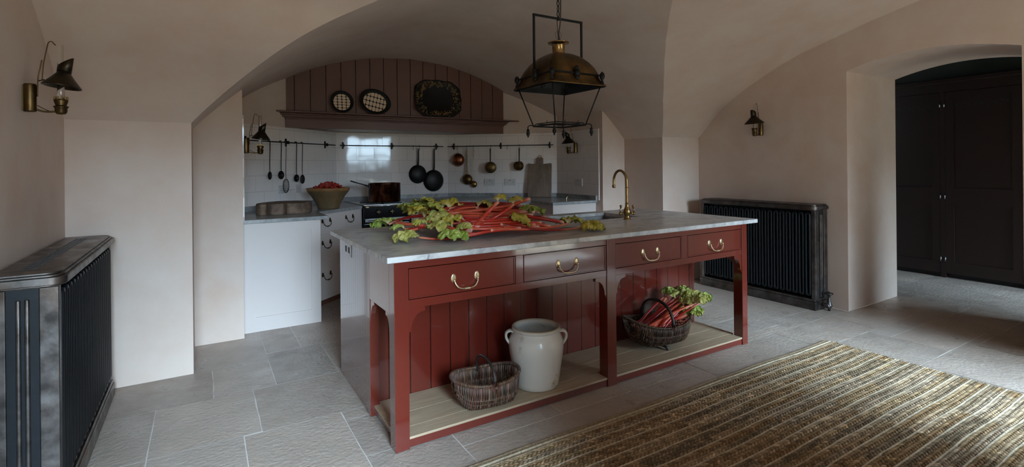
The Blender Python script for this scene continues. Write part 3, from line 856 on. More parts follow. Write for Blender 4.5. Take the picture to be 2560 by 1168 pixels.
stp.box(LX - w_ - .007, LX + w_ + .007, LYc - .006, LYc + .006, 2.311, 2.325); stp.ball((LX, LYc, 2.318), .014, 10)
lb('stirrup', stp, black)
ch = MB()
n_ = 7
for i in range(n_):
    zc = 2.335 + i * .036; ax = i % 2
    pts = [(LX + (0 if ax else .009) * math.cos(a), LYc + (.009 if ax else 0) * math.cos(a), zc + .016 + .02 * math.sin(a)) for a in [2 * PI * k / 12 for k in range(12)]]
    ch.tube(pts, .0035, 6, closed=True)
lb('chain', ch, black)
cd = MB(); cd.tube(smooth_path([(LX + .01, LYc - .01, 2.56), (LX + .016, LYc - .008, 2.45), (LX + .012, LYc - .01, 2.33), (LX + .014, LYc, 2.27), (LX + .004, LYc, 2.22), (LX + .01, LYc, 2.17)]), .004, 8)
cd.tube(smooth_path([(LX - .01, LYc, 2.31), (LX - .006, LYc, 2.24), (LX + .002, LYc, 2.17)]), .003, 6)
cd.tube([(LX + .026 * math.cos(a), LYc, 2.205 + .028 * math.sin(a)) for a in [2 * PI * k / 16 for k in range(16)]], .0012, 5, closed=True)
lb('flex', cd, cordm)

# ------------------------------------------------------------------ extractor canopy
HY = 3.45
HD = thing('cooker_canopy', 'brown painted boarded chimney canopy with a moulded shelf over the range', 'extractor canopy', (1.31, 3.6, 1.72))
def hb(name, mb, m=hoodpaint, **k): return mb.build(name, m, HD, world=True, **k)
def hoodboards():
    x0, x1 = .0, 2.625; edges = [x0, .088]
    while edges[-1] + .1585 < x1 - .03: edges.append(edges[-1] + .1585)
    edges.append(x1)
    for a, b in zip(edges, edges[1:]):
        mb = MB(); n = 6; pr_ = []
        xs = [a + .0025] + [lerp(a, b, i / n) for i in range(1, n)] + [b - .0025]
        f = [(x, 1.895) for x in xs[::-1]] + [(x, g(x) + .01) for x in xs]
        mb.prism(f[::-1], HY, HY + .02, 'y')
        hb('board', mb, bevel=.003)
    hb('board_backing', MB().box(.003, 2.622, HY + .012, HY + .03, 1.80, 2.3), slot)
hoodboards()
HXA, HXB = .0, 2.60
hb('frieze', MB().box(HXA, HXB, HY - .03, HY - .008, 1.727, 1.815), bevel=.001)
cor = MB()
for (z0, z1, e) in ((1.815, 1.828, .006), (1.828, 1.840, .018), (1.840, 1.858, .035), (1.858, 1.872, .052), (1.872, 1.880, .060)):
    cor.box(HXA - e, HXB + e, HY - .03 - e * .8, HY - .001, z0, z1)
hb('cornice', cor, bevel=.004)
hb('shelf', MB().box(HXA - .10, HXB + .20, HY - .10, HY - .001, 1.882, 1.897), bevel=.003)
hb('underside', MB().box(.12, 2.50, HY - .012, 3.98, 1.735, 1.75), hoodpaint)
hb('filter_opening', MB().box(.45, 2.1, HY + .03, 3.9, 1.731, 1.736), M('steel_filter', (.28, .28, .28), .4, .9))
for x in (.30, 2.2): hb('downlight_bar', MB().box(x, x + .1, HY - .004, HY + .012, 1.728, 1.734), white)

# slipware dishes and platter leaning on the shelf
def leaning(name, label, cat, x, r, rx, mats, kind, zc, tilt=8, grp=None, rot=0):
    T = thing(name, label, cat, (x, HY - .075, 1.897), rot=(math.radians(-tilt), 0, 0), group=grp)
    prof = [(.001, .012), (r * .72, .012), (r * .86, .004), (r, -.012), (r * 1.0, -.008), (r * .87, .012), (r * .72, .022), (.001, .022)]
    return T
def round_dish(label, x, rx, rz, gridrot, nx, nz, ang):
    T = thing('slipware_dish', label, 'dish', (x, HY - .062, 1.897), rot=(math.radians(-9), 0, 0), group='slipware dishes on the canopy shelf')
    c = (0, 0, rz); ca, sa = math.cos(ang), math.sin(ang)
    d = MB(); n = 40
    prof = [(.001, .010), (.76, .010), (.86, .002), (1.0, -.014), (1.0, -.006), (.88, .010), (.78, .020), (.001, .020)]
    vs = []
    for k in range(n):
        a = 2 * PI * k / n; ex, ez = rx * math.cos(a), rz * math.sin(a)
        wob = 1 + .012 * math.sin(3 * a + x)
        for r, y in prof:
            px, pz = ex * r * wob, ez * r * wob
            vs.append((px * ca - pz * sa, y, c[2] + px * sa + pz * ca))
    m_ = len(prof); fs = [(k * m_ + i, k * m_ + i + 1, ((k + 1) % n) * m_ + i + 1, ((k + 1) % n) * m_ + i) for k in range(n) for i in range(m_ - 1)]
    zmin = min(v[2] for v in vs); vs = [(a, b, c_ - zmin) for a, b, c_ in vs]; cz = c[2] - zmin
    d.add(vs, fs, True); d.build('dish_body', slipb, T)
    # cream pads inside the trailed lattice
    p = MB(); ir = .76
    rnd = random.Random(int(x * 100))
    for i in range(nx):
        for j in range(nz):
            u0, u1 = -1 + 2 * i / nx, -1 + 2 * (i + 1) / nx; w0, w1 = -1 + 2 * j / nz, -1 + 2 * (j + 1) / nz
            poly = []
            for (s_, t_) in [(0, .18), (.18, 0), (.82, 0), (1, .18), (1, .82), (.82, 1), (.18, 1), (0, .82)]:
                g_ = .07
                u = lerp(lerp(u0, u1, g_), lerp(u1, u0, g_), s_); w = lerp(lerp(w0, w1, g_), lerp(w1, w0, g_), t_)
                l = math.hypot(u, w)
                if l > .97: u, w = u / l * .97, w / l * .97
                poly.append((u * rx * ir, w * rz * ir))
            ar = sum(poly[k][0] * poly[(k + 1) % 8][1] - poly[(k + 1) % 8][0] * poly[k][1] for k in range(8))
            if abs(ar) < 1.2e-4: continue
            gr = gridrot; cg, sg = math.cos(gr), math.sin(gr)
            poly = [(a * cg - b * sg, a * sg + b * cg) for a, b in poly]
            poly = [(a * ca - b * sa, a * sa + b * ca + cz) for a, b in poly]
            p.prism(poly, .0065, .0105, 'y')
    p.build('slip_pattern', slipm, T, bevel=.0015)
    return T
round_dish('smaller round slipware dish with a cream and dark lattice, leaning on the canopy', .563, .122, .124, 0, 4, 6, 0)
round_dish('larger tilted slipware dish with cream lattice, between the small dish and the platter', .925, .178, .145, .0, 7, 4, -.22)
T = thing('platter', 'large dark mottled platter with a scalloped outline leaning on the canopy', 'platter', (1.695, HY - .066, 1.897), rot=(math.radians(-8), 0, 0))
d = MB(); n = 72; prof = [(.001, .016), (.50, .016), (.60, .006), (.94, -.008), (1.0, -.012), (1.0, -.004), (.62, .016), (.5, .024), (.001, .024)]
vs = []
for k in range(n):
    a = 2 * PI * k / n; ca_, sa_ = math.cos(a), math.sin(a)
    R_ = (abs(ca_) ** 3.2 + abs(sa_) ** 3.2) ** (-1 / 3.2); sc_ = 1 + .018 * math.cos(12 * a)
    for r, y in prof: vs.append((ca_ * R_ * .298 * sc_ * r, y, .228 + sa_ * R_ * .228 * sc_ * r))
m_ = len(prof); d.add(vs, [(k * m_ + i, k * m_ + i + 1, ((k + 1) % n) * m_ + i + 1, ((k + 1) % n) * m_ + i) for k in range(n) for i in range(m_ - 1)], True)
pl = d.build('platter_body', slipb, T)
rl_ = MB(); rnd = random.Random(5)
for k in range(210):
    a = rnd.uniform(0, 2 * PI); R_ = (abs(math.cos(a)) ** 3.2 + abs(math.sin(a)) ** 3.2) ** (-1 / 3.2); q = rnd.uniform(.66, .93)
    x, z = math.cos(a) * R_ * .298 * q, .228 + math.sin(a) * R_ * .228 * q; yb = lerp(.004, -.008, (q - .6) / .34)
    s0 = rnd.uniform(0, 6.28); rr_ = rnd.uniform(.007, .016)
    rl_.tube([(x + rr_ * math.cos(s0 + t), yb - .002, z + rr_ * math.sin(s0 + t)) for t in (0, .5, 1, 1.5, 2.1, 2.7)], .0019, 5)
rl_.build('relief_scrolls', M('platter_ochre', (.42, .25, .07), .4), T)

# ------------------------------------------------------------------ base cabinets, counters, range
def line_y(P, Q, x): return lerp(P[1], Q[1], (x - P[0]) / (Q[0] - P[0]))
# left run
CL = thing('base_cabinet', 'pale painted base cabinet with a panelled end, left of the range', 'base cabinet', (-.1, 2.9, 0))
def cl(name, mb, m=cabpaint, **k): return mb.build(name, m, CL, world=True, **k)
x0, x1, z0, z1 = -.385, .037, .115, .792
cl('end_panel', MB().box(XI0 + .002, .112, 2.282, 2.30, 0, .870))
cl('end_frame', MB().box(XI0 + .002, x0, 2.272, 2.284, 0, .870).box(x1, .112, 2.272, 2.284, 0, .870).box(x0, x1, 2.272, 2.284, 0, z0).box(x0, x1, 2.272, 2.284, z1, .870))
# carcass with a canted drawer front
A_, B_ = (.112, 2.66), (.70, 3.185)
cl('carcass', MB().prism([(XI0 + .004, 2.30), (.100, 2.30), (.100, 2.66), (.69, 3.20), (.69, 3.93), (.60, 3.93), (XI0 + .004, 3.0)], .08, .868))
ang = math.atan2(B_[1] - A_[1], B_[0] - A_[0]); ln = math.hypot(B_[0] - A_[0], B_[1] - A_[1])
def onfront(parent, name, mb, m, A=A_, an=ang, **k):
    o = mb.build(name, m, parent, **k)
    o.location = (A[0] - CL_loc[0], A[1] - CL_loc[1], 0); o.rotation_euler = (0, 0, an); return o
CL_loc = CL.location
onfront(CL, 'face_frame', MB().box(0, ln, -.004, .02, .06, .868), cabpaint)
onfront(CL, 'plinth', MB().box(0, ln, .03, .05, 0, .08), hoodpaint)
for (z0, z1) in ((.700, .845), (.45, .68), (.10, .43)):
    dr = onfront(CL, 'drawer', MB().box(.03, ln - .05, -.010, .01, z0, z1), cabpaint, bevel=.002)
    for hx in (.19, .56):
        bail(dr, hx, (z0 + z1) / 2 + .03, -.010, .115, M('dark_pull', (.09, .06, .03), .4, 1) if 'dark_pull' not in bpy.data.materials else bpy.data.materials['dark_pull'])
def counter(name, label, poly, z1=.9, parent=None, th=.03, holes=None):
    o = MB().prism(poly, z1 - th, z1).build(name, slatem, loc=(poly[0][0], poly[0][1], z1 - th), world=True, bevel=.003)
    return tag(o, label, 'worktop')
counter('left_worktop', 'grey marble worktop carrying the butcher block and mortar bowl, left of the range',
        [(XI0 + .003, 2.245), (.170, 2.245), (.170, 2.66), (.20, 2.72), (.704, 3.155), (.704, 3.985), (.615, 3.985), (XI0 + .003, 3.01)])
# right run mirrored
CR = thing('base_cabinet', 'base cabinet with a plain white end, right of the range under the leaning board', 'base cabinet', (2.8, 2.9, 0))
def crb(name, mb, m=cabpaint, **k): return mb.build(name, m, CR, world=True, **k)
crb('end_panel', MB().box(2.55, XI1 - .002, 2.272, 2.30, 0, .868), bevel=.0015)
crb('carcass', MB().prism([(2.56, 2.30), (XI1 - .004, 2.30), (XI1 - .004, 3.0), (2.07, 3.95), (1.26, 3.95), (1.26, 3.19), (1.98, 3.19), (2.56, 2.68)], .08, .868))
crb('plinth', MB().prism([(2.58, 2.32), (3.1, 2.32), (3.1, 2.9), (2.0, 3.9), (1.28, 3.9), (1.28, 3.24), (1.99, 3.24), (2.58, 2.72)], 0, .08), hoodpaint)
for (a, b) in ((1.28, 1.62), (1.64, 1.96)):
    crb('door', MB().box(a, b, 3.175, 3.192, .10, .845), bevel=.002)
counter('right_worktop', 'grey marble worktop running from the range to the right return with the leaning board',
        [(1.236, 3.150), (1.99, 3.150), (2.53, 2.68), (2.53, 2.245), (XI1 - .003, 2.245), (XI1 - .003, 3.01), (2.075, 3.985), (1.236, 3.985)])
# marble upstands
for nm, lab, x0, x1, lc, rz in (('upstand', 'low grey marble upstand along the left canted tiles', 0.01, CW - .01, OL, RL),
                                ('upstand', 'low grey marble upstand behind the range', .63, 2.06, OC, 0),
                                ('upstand', 'low grey marble upstand along the right canted tiles', .01, 1.463, ORR, RR),
                                ('upstand', 'low grey marble upstand along the shaded right return', .02, .78, (XI1, 3.02, 0), -PI / 2)):
    o = MB().box(x0, x1, -.032, -.0125, 0, .052).build(nm, slatem, loc=(lc[0], lc[1], .9), rotz=rz, bevel=.002); tag(o, lab, 'upstand', 'marble upstands')

ST_ = thing('range_cooker', 'black enamel range cooker with steel trim and three brass-starred knobs', 'cooker', (.97, 3.45, 0))
def sb(name, mb, m, **k): return mb.build(name, m, ST_, world=True, **k)
SXA, SXB, SFY = .712, 1.228, 3.135
sb('body', MB().box(SXA, SXB, SFY + .02, 3.96, .02, .895), enamel, bevel=.004)
sb('hob_top', MB().box(SXA, SXB, SFY, 3.96, .895, .908), chrome, bevel=.003)
sb('front_rail', MB().tube([(SXA + .01, SFY - .012, .893), (SXB - .01, SFY - .012, .893)], .009, 12), chrome)
sb('rail_bracket', MB().box(SXA + .02, SXA + .05, SFY - .02, SFY + .02, .878, .892).box(SXB - .05, SXB - .02, SFY - .02, SFY + .02, .878, .892), brass)
sb('control_panel', MB().box(SXA, SXB, SFY, SFY + .02, .765, .885), enamel, bevel=.002)
for x in (.868, 1.014, 1.160):
    k_ = sb('knob', MB().lathe([(.001, -.022), (.026, -.020), (.028, -.004), (.030, 0)], 28, (x, SFY, .827), axis='y'), enamel)
    q = MB()
    for a in range(4):
        an = a * PI / 2; q.ball((x + .016 * math.cos(an), SFY - .024, .827 + .016 * math.sin(an)), .0048, 8)
        q.cyl((x, SFY - .024, .827), (x + .014 * math.cos(an), SFY - .024, .827 + .014 * math.sin(an)), .0024, sides=6)
    q.ball((x, SFY - .024, .827), .004, 8)
    qo = q.build('star_mark', brassl, k_); qo.data.transform(Matrix.Translation(-Vector(ST_.location)))
sb('vent_strip', MB().box(SXA + .015, SXB - .015, SFY - .004, SFY + .01, .722, .755), chrome, bevel=.002)
vv = MB(); x = SXA + .05
while x < SXB - .05: vv.box(x, x + .011, SFY - .006, SFY - .003, .731, .745); x += .019
sb('vent_slots', vv, slot)
sb('oven_door', MB().box(SXA + .01, SXB - .01, SFY - .004, SFY + .02, .20, .70), enamel, bevel=.006)
sb('door_rail', MB().tube([(SXA + .05, SFY - .035, .66), (SXB - .05, SFY - .035, .66)], .009, 10).cyl((SXA + .07, SFY, .66), (SXA + .07, SFY - .035, .66), .006).cyl((SXB - .07, SFY, .66), (SXB - .07, SFY - .035, .66), .006), chrome)
sb('pan_support', MB().box(SXA + .06, SXB - .06, 3.25, 3.27, .908, .918).box(SXA + .06, SXB - .06, 3.5, 3.52, .908, .918).box(.95, .97, 3.2, 3.6, .908, .918), black)
# saucepan
PN = thing('copper_saucepan', 'large copper saucepan with a long black handle on the range', 'saucepan', (1.015, 3.385, .918))
m_ = MB(); m_.lathe([(.001, 0), (.170, 0), (.177, .006), (.177, .205), (.179, .209), (.176, .211), (.172, .208), (.171, .012), (.001, .010)], 48); m_.build('pan', copper, PN)
h = MB(); h.tube(smooth_path([(-.170, -.01, .175), (-.22, -.015, .192), (-.32, -.03, .222), (-.385, -.04, .243)]), [.016] * 7 + [.012] * 6 + [.014] * 6, 10, flat=.5); h.box(-.182, -.168, -.035, .015, .155, .195); h.build('handle', blackpan, PN)

# butcher block and mortar
bb = MB(); po = [(-.345, 2.69), (-.335, 2.635), (-.315, 2.607), (-.285, 2.600), (-.268, 2.615), (-.262, 2.655), (-.25, 2.62), (-.235, 2.585), (-.19, 2.566), (-.14, 2.566), (-.125, 2.585), (-.118, 2.622), (-.108, 2.585), (-.06, 2.568), (0.02, 2.585), (.055, 2.62), (.10, 2.66), (.125, 2.74), (.11, 2.86), (.03, 2.95), (-.12, 2.99), (-.22, 2.93), (-.30, 2.83), (-.335, 2.76)]; _unused = [(-.345, 2.69), (-.33, 2.635), (-.295, 2.605), (-.27, 2.60), (-.255, 2.625), (-.245, 2.60), (-.2, 2.565), (-.13, 2.56), (-.095, 2.585), (-.06, 2.565), (0.02, 2.585), (.055, 2.62), (.10, 2.66), (.125, 2.74), (.11, 2.86), (.03, 2.95), (-.12, 2.99), (-.22, 2.93), (-.30, 2.83), (-.335, 2.76)]
bb.prism(po, 0, .098)
o = bb.build('butcher_block', blockwood, loc=(0, 0, .9), bevel=.010, seg=3); o.data.transform(Matrix.Translation((.1, -2.75, 0))); o.location = (-.1, 2.75, .9)
tag(o, 'thick worn wooden butcher block with a notched edge on the left worktop', 'chopping block')
MT = thing('mortar_bowl', 'ochre flared earthenware bowl heaped with chopped rhubarb on the left worktop', 'bowl', (.335, 3.03, .9))
def mort(prof, n=64):
    vs = []
    for k in range(n):
        a = 2 * PI * k / n
        for r, z in prof:
            lob = 1 + .05 * (z / .2) * math.cos(4 * a + .8) + .012 * math.sin(9 * a)
            vs.append((r * lob * math.cos(a), r * lob * math.sin(a), z))
    m_ = len(prof)
    return vs, [(k * m_ + i, ((k + 1) % n) * m_ + i, ((k + 1) % n) * m_ + i + 1, k * m_ + i + 1) for k in range(n) for i in range(m_ - 1)]
v_, f_ = mort([(.001, .0), (.10, .0), (.105, .012), (.108, .03), (.125, .07), (.158, .13), (.188, .172), (.190, .18)]); MB().add(v_, f_, True).build('body', mortar_st, MT)
v_, f_ = mort([(.190, .178), (.196, .190), (.198, .202), (.190, .208), (.160, .206), (.15, .195), (.12, .13), (.001, .09)]); MB().add(v_, f_, True).build('rim', mortar_rim, MT)
# chopped rhubarb
rnd = random.Random(21)
chm = [MB() for _ in range(4)]
protos = []
for i in range(4):
    q = MB(); l = .022 + .004 * i; r = .010
    q.tube([(-l / 2, 0, 0), (0, 0, .001 * i), (l / 2, 0, 0)], r, 9, flat=.75, cols=[((.32, .020, .012), (.46, .05, .03), (.24, .012, .012))[j] for j in (i % 3, (i + 1) % 3, i % 3)])
    protos.append(q)
pm = []
for i, q in enumerate(protos):
    o = q.build('rhubarb_chunk', stalkm, bevel=.0015); pm.append(o)
cnt = 0
for i in range(170):
    a = rnd.uniform(0, 2 * PI); rr_ = .152 * math.sqrt(rnd.random()); z = .190 + .080 * max(0, 1 - (rr_ / .165) ** 1.6) - rnd.random() * .018
    src = pm[i % 4]
    o = src if i < 4 else src.copy()
    if i >= 4: COL.objects.link(o)
    o.location = (.335 + rr_ * math.cos(a), 3.03 + rr_ * math.sin(a), .9 + z)
    o.rotation_euler = (rnd.uniform(-.6, .6), rnd.uniform(-.7, .7), rnd.uniform(0, 6.28))
    tag(o, 'short red piece of chopped rhubarb in the heap filling the ochre bowl', 'rhubarb piece', 'chopped rhubarb in the bowl')

# ------------------------------------------------------------------ utensil rails and what hangs on them
RZ = 1.571
def rail(label, loc, rz, x0, x1, br):
    T = thing('utensil_rail', label, 'utensil rail', (loc[0], loc[1], RZ), rz, group='black iron utensil rails')
    MB().tube([(x0, -.045, 0), (x1, -.045, 0)], .0055, 10).build('rod', black, T)
    for b in br:
        q = MB(); q.box(b - .010, b + .010, -.020, -.0125, -.040, .040); q.cyl((b, -.014, 0), (b, -.045, 0), .006, sides=8); q.ball((b, -.045, 0), .010, 8); q.box(b - .012, b + .012, -.052, -.038, -.016, .016); q.build('bracket', black, T)
    return T
rail('black iron utensil rail on the left canted tiles with ladles', OL, RL, .04, 1.401, (.09, .62, 1.25))
rail('black iron utensil rail on the middle tiles with two black pans', OC, 0, .66, 1.99, (.70, 1.30, 1.90))
rail('black iron utensil rail on the right canted tiles with brass pans', ORR, RR, .013, 1.428, (.095, .734, 1.377))
def hang(loc, rz, x, z, label, cat, name, grp=None, y=-.05):
    c, s_ = math.cos(rz), math.sin(rz)
    return thing(name, label, cat, (loc[0] + x * c - y * s_, loc[1] + x * s_ + y * c, z), rz, group=grp)
def shook(T=None, z0=0): 
    return smooth_path([(0, .012, z0 - .004), (0, .010, z0 + .008), (0, .004, z0 + .010), (0, -.004, z0 + .004), (0, -.004, z0 - .02), (0, .0, z0 - .035), (0, -.006, z0 - .048), (0, -.014, z0 - .046), (0, -.016, z0 - .038)], 4)
hook_labels = [(OC, 0, 1.575, 'empty black S-hook on the middle rail left of the black pans'), (OC, 0, 1.655, 'black S-hook holding the left black frying pan'), (OC, 0, 1.862, 'black S-hook holding the right black frying pan'),
               (ORR, RR, .150, 'black S-hook holding the round copper bowl'), (ORR, RR, .282, 'black S-hook holding the long brass ladle'), (ORR, RR, .370, 'black S-hook holding the small brass ladle'),
               (ORR, RR, .604, 'black S-hook holding the larger brass saucepan'), (ORR, RR, .826, 'empty black S-hook on the right rail between the two brass saucepans'), (ORR, RR, .985, 'black S-hook holding the smaller brass saucepan')]
for lc, rz, x, lab in hook_labels:
    T = hang(lc, rz, x, RZ, lab, 'hook', 's_hook', 'S-hooks on the utensil rails', y=-.045)
    MB().tube(shook(), .0022, 6).build('hook_wire', black, T)
# left rail: black ladles and spoons
def spoon(x, L, bw, bl, label, holes=0, wire=False, hw=.006, deep=.02):
    T = hang(OL, RL, x, RZ, label, 'kitchen utensil', 'hanging_utensil', 'black utensils on the left rail')
    h = MB(); P = smooth_path([(0, .012, .002), (0, .006, .012), (0, -.006, .008), (0, -.010, -.03), (0, -.006, -L * .55), (.0, -.004, -L + .05), (-.004, -.008, -L + .02), (-.008, -.014, -L)], 5)
    n = len(P); h.tube(P, [hw * (1.25 - .5 * i / n) for i in range(n)], 8, flat=.5); h.build('handle', blackpan, T)
    b = MB()
    if wire:
        def e(r, t): return (-.012 + r * bw * math.cos(t), -.016, -L - bl + r * bl * math.sin(t))
        b.tube([e(1, 2 * PI * k / 24) for k in range(24)], .0035, 6, closed=True)
        for j in range(1, 7):
            u = -1 + 2 * j / 7; hh = math.sqrt(1 - u * u)
            b.tube([(-.012 + u * bw, -.010, -L - bl - hh * bl), (-.012 + u * bw, -.003, -L - bl), (-.012 + u * bw, -.010, -L - bl + hh * bl)], .0013, 4)
            b.tube([(-.012 - hh * bw, -.010, -L - bl + u * bl), (-.012, -.003, -L - bl + u * bl), (-.012 + hh * bw, -.010, -L - bl + u * bl)], .0013, 4)
    else:
        vs = []; n1, n2 = 20, 6
        for i in range(n1):
            t = 2 * PI * i / n1
            for j in range(n2):
                r = (j + .001) / (n2 - 1)
                vs.append((-.012 + r * bw * math.cos(t), -.016 + deep * (1 - r * r) , -L - bl + r * bl * math.sin(t)))
        b.add(vs, [(i * n2 + j, i * n2 + j + 1, ((i + 1) % n1) * n2 + j + 1, ((i + 1) % n1) * n2 + j) for i in range(n1) for j in range(n2 - 1)], True)
    o = b.build('bowl', blackpan if not wire else black, T, solid=0 if wire else .002)
    if holes:
        q = MB()
        for j in range(holes):
            t = 2 * PI * j / holes; q.lathe([(.0001, 0), (.004, 0)], 10, (-.012 + .5 * bw * math.cos(t), -.018 + .7 * deep, -L - bl + .5 * bl * math.sin(t)), axis='y')
        q.lathe([(.0001, 0), (.004, 0)], 10, (-.012, -.018 + deep, -L - bl), axis='y')
        q.build('holes', M('hole_' + str(holes), (.25, .24, .23), .8), T)
spoon(.352, .295, .026, .040, 'long black spoon with a narrow pointed bowl, leftmost on the left rail', deep=.012)
spoon(.505, .290, .042, .042, 'black ladle with a round bowl, second from left on the left rail')
spoon(.572, .375, .040, .068, 'wire skimmer with an open oval mesh, lowest hanging on the left rail', wire=True, hw=.004)
spoon(.728, .330, .038, .040, 'black ladle between the wire skimmer and the pierced spoon', deep=.018)
spoon(.818, .335, .036, .048, 'pierced black spoon nearest the ochre bowl on the left rail', holes=6, deep=.010, hw=.005)
# frying pans
def pan(x, zc, r, label):
    T = hang(OC, 0, x, RZ - .045, label, 'frying pan', 'frying_pan', 'black frying pans on the middle rail', y=-.058)
    z = zc - (RZ - .045)
    b = MB(); b.lathe([(.001, -.004), (r * .80, -.004), (r * .84, 0), (r, .036), (r + .002, .038), (r - .002, .037), (r * .82, .003), (.001, -.001)], 44, (0, 0, z), axis='y'); b.build('pan', blackpan, T)
    h = MB(); P = smooth_path([(0, .030, z + r * .97), (0, .020, z + r + .02), (0, .012, z + r + .07), (0, .008, -.03), (0, .006, .0)], 5); n = len(P)
    h.tube(P, [.013 - .004 * i / n for i in range(n)], 10, flat=.45, up=(0, 1, 0))
    h.tube([(.010 * math.cos(a), .006, .004 + .012 * math.sin(a)) for a in [2 * PI * k / 14 for k in range(14)]], .003, 6, closed=True); h.build('handle', blackpan, T)
pan(1.640, 1.210, .118, 'black frying pan hanging on the middle rail, the left of the two')
pan(1.858, 1.122, .140, 'larger black frying pan hanging on the middle rail, lower and further right')
# copper bowl
T = hang(ORR, RR, .155, RZ - .05, 'round reddish copper bowl hanging at the left end of the right rail', 'bowl', 'copper_bowl', y=-.04)
b = MB(); b.lathe([(.001, -.050), (.03, -.048), (.055, -.040), (.074, -.024), (.086, 0), (.088, .004), (.086, .004), (.072, -.02), (.001, -.044)], 36, (0, 0, -.128), axis='y'); b.build('bowl', copperb, T)
MB().tube([(.008 * math.cos(a), -.002, -.034 + .012 * math.sin(a)) for a in [2 * PI * k / 14 for k in range(14)]], .0022, 6, closed=True).build('hanging_loop', copperb, T)
# brass ladles
def bladle(x, L, r, label, twisted):
    T = hang(ORR, RR, x, RZ - .05, label, 'ladle', 'brass_ladle', 'brass ladles on the right rail', y=-.05)
    h = MB()
    if twisted:
        for sx in (-1, 1): h.tube(smooth_path([(0, 0, 0), (sx * .008, 0, -.015), (sx * .009, 0, -.05), (sx * .003, 0, -.075), (0, 0, -.09)]), .0025, 6)
        P = [(0, 0, -.085 - (L - .085) * k / 24) for k in range(25)]; h.tube(P, [.0045 if k % 2 else .0035 for k in range(25)], 8, flat=.7)
    else:
        n = 18; 
        for k in range(n):
            z0, z1 = -L * k / n, -L * (k + 1) / n; w = .0165 if k < n - 2 else .021
            h.tube([(0, 0, z0 - .001), (0, 0, (z0 + z1) / 2), (0, 0, z1 + .001)], [w * .78, w, w * .78], 8, flat=.28, up=(0, 1, 0))
    h.build('handle', brassl if not twisted else brass, T)
    b = MB(); b.lathe([(.001, -r * .62), (r * .4, -r * .57), (r * .75, -r * .36), (r * .96, -r * .05), (r, .002), (r * .97, .002), (r * .72, -r * .32), (.001, -r * .56)], 32, (0, .010, -L - r * .92), axis='y'); b.build('bowl', brassd if not twisted else brass, T)
bladle(.282, .325, .070, 'large brass ladle with a bright flattened handle on the right rail', False)
bladle(.370, .410, .045, 'small brass ladle with a thin looped handle, overlapping the large one', True)
# small saucepans
def spn(x, zc, r, dep, label, tw):
    T = hang(ORR, RR, x, RZ - .045, label, 'saucepan', 'brass_saucepan', 'brass saucepans on the right rail', y=-.045)
    z = zc - (RZ - .045); b = MB()
    b.lathe([(.001, -dep), (r * .90, -dep), (r * .96, -dep + .006), (r, 0), (r + .003, .002), (r - .002, .001), (r * .92, -dep + .006), (.001, -dep + .004)], 40, (0, 0, 0), axis='y')
    b.v = [tuple(Matrix.Rotation(tw, 3, 'Z') @ Vector(v) + Vector((0, 0, z))) for v in b.v]; b.build('pan', brassd, T)
    h = MB(); P = smooth_path([(0, -dep * .35, z + r * .98), (0, -.020, z + r + .02), (0, -.016, -.04), (0, -.012, 0)], 5); n = len(P)
    h.tube(P, [.006 + .004 * i / n for i in range(n)], 8, flat=.5, up=(0, 1, 0)); h.tube([(.009 * math.cos(a), -.012, .004 + .010 * math.sin(a)) for a in [2 * PI * k / 12 for k in range(12)]], .0025, 6, closed=True); h.build('handle', blackpan, T)
spn(.602, 1.288, .072, .085, 'brass saucepan with a dark base and black handle, the larger one', .25)
spn(.985, 1.305, .058, .065, 'small brass saucepan with a black handle nearest the leaning board', -.35)
# leaning board
BD = thing('leaning_board', 'tall pale worn wooden board with a handle leaning on the right canted tiles', 'chopping board',
           (2.07 + 1.249 * math.cos(RR) + .085 * math.sin(RR), 4.0 + 1.249 * math.sin(RR) - .085 * math.cos(RR), .9), rot=(math.radians(-7.5), 0, RR))
po = [(-.152, 0), (.152, 0), (.156, .425), (.145, .438), (.05, .428), (.045, .435), (.045, .50), (.03, .515), (-.03, .515), (-.045, .50), (-.045, .435), (-.05, .428), (-.12, .432), (-.15, .438)]
b = MB(); b.prism(po, -.028, 0, 'y'); b.build('board', oldwood, BD, bevel=.006, seg=2)
MB().lathe([(.0001, 0), (.007, 0)], 14, (0, -.0285, .478), axis='y').build('hole', slot, BD)
MB().tube(smooth_path([(-.02, -.02, .505), (-.022, -.018, .525), (0, -.015, .54), (.022, -.018, .525), (.018, -.02, .505)]), .003, 6).build('leather_loop', M('dark_leather', (.05, .03, .02), .7), BD)
# sockets
def socket(loc, rz, x, z, label, double=True, y=-.0125):
    c, s_ = math.cos(rz), math.sin(rz)
    T = thing('wall_socket', label, 'socket', (loc[0] + x * c - y * s_, loc[1] + x * s_ + y * c, z), rz, group='white wall sockets')
    w = .073 if double else .043
    MB().box(-w, w, -.009, 0, -.043, .043).build('plate', white, T, bevel=.003)
    q = MB()
    for cx in ((-.037, .037) if double else (0,)):
        q.box(cx - .002, cx + .002, -.0096, -.0088, .004, .012); q.box(cx - .013, cx - .006, -.0096, -.0088, -.012, -.008); q.box(cx + .006, cx + .013, -.0096, -.0088, -.012, -.008)
    if double: q.box(-.006, -.001, -.0105, -.0088, .014, .026); q.box(.001, .006, -.0105, -.0088, .014, .026)
    q.build('pin_slots', slot, T)
socket(ORR, RR, .579, 1.095, 'white double socket on the right canted tiles under the brass saucepan')
socket(ORR, RR, .853, 1.095, 'white double socket on the right canted tiles nearer the leaning board')
socket((XI1, 3.02, 0), -PI / 2, .445, 1.10, 'white double socket on the shaded right return', True)
socket(OL, RL, .545, 1.09, 'white switch plate on the left canted tiles behind the wire skimmer', False)
socket(OL, RL, .80, 1.09, 'white switch plate on the left canted tiles above the mortar bowl', False)

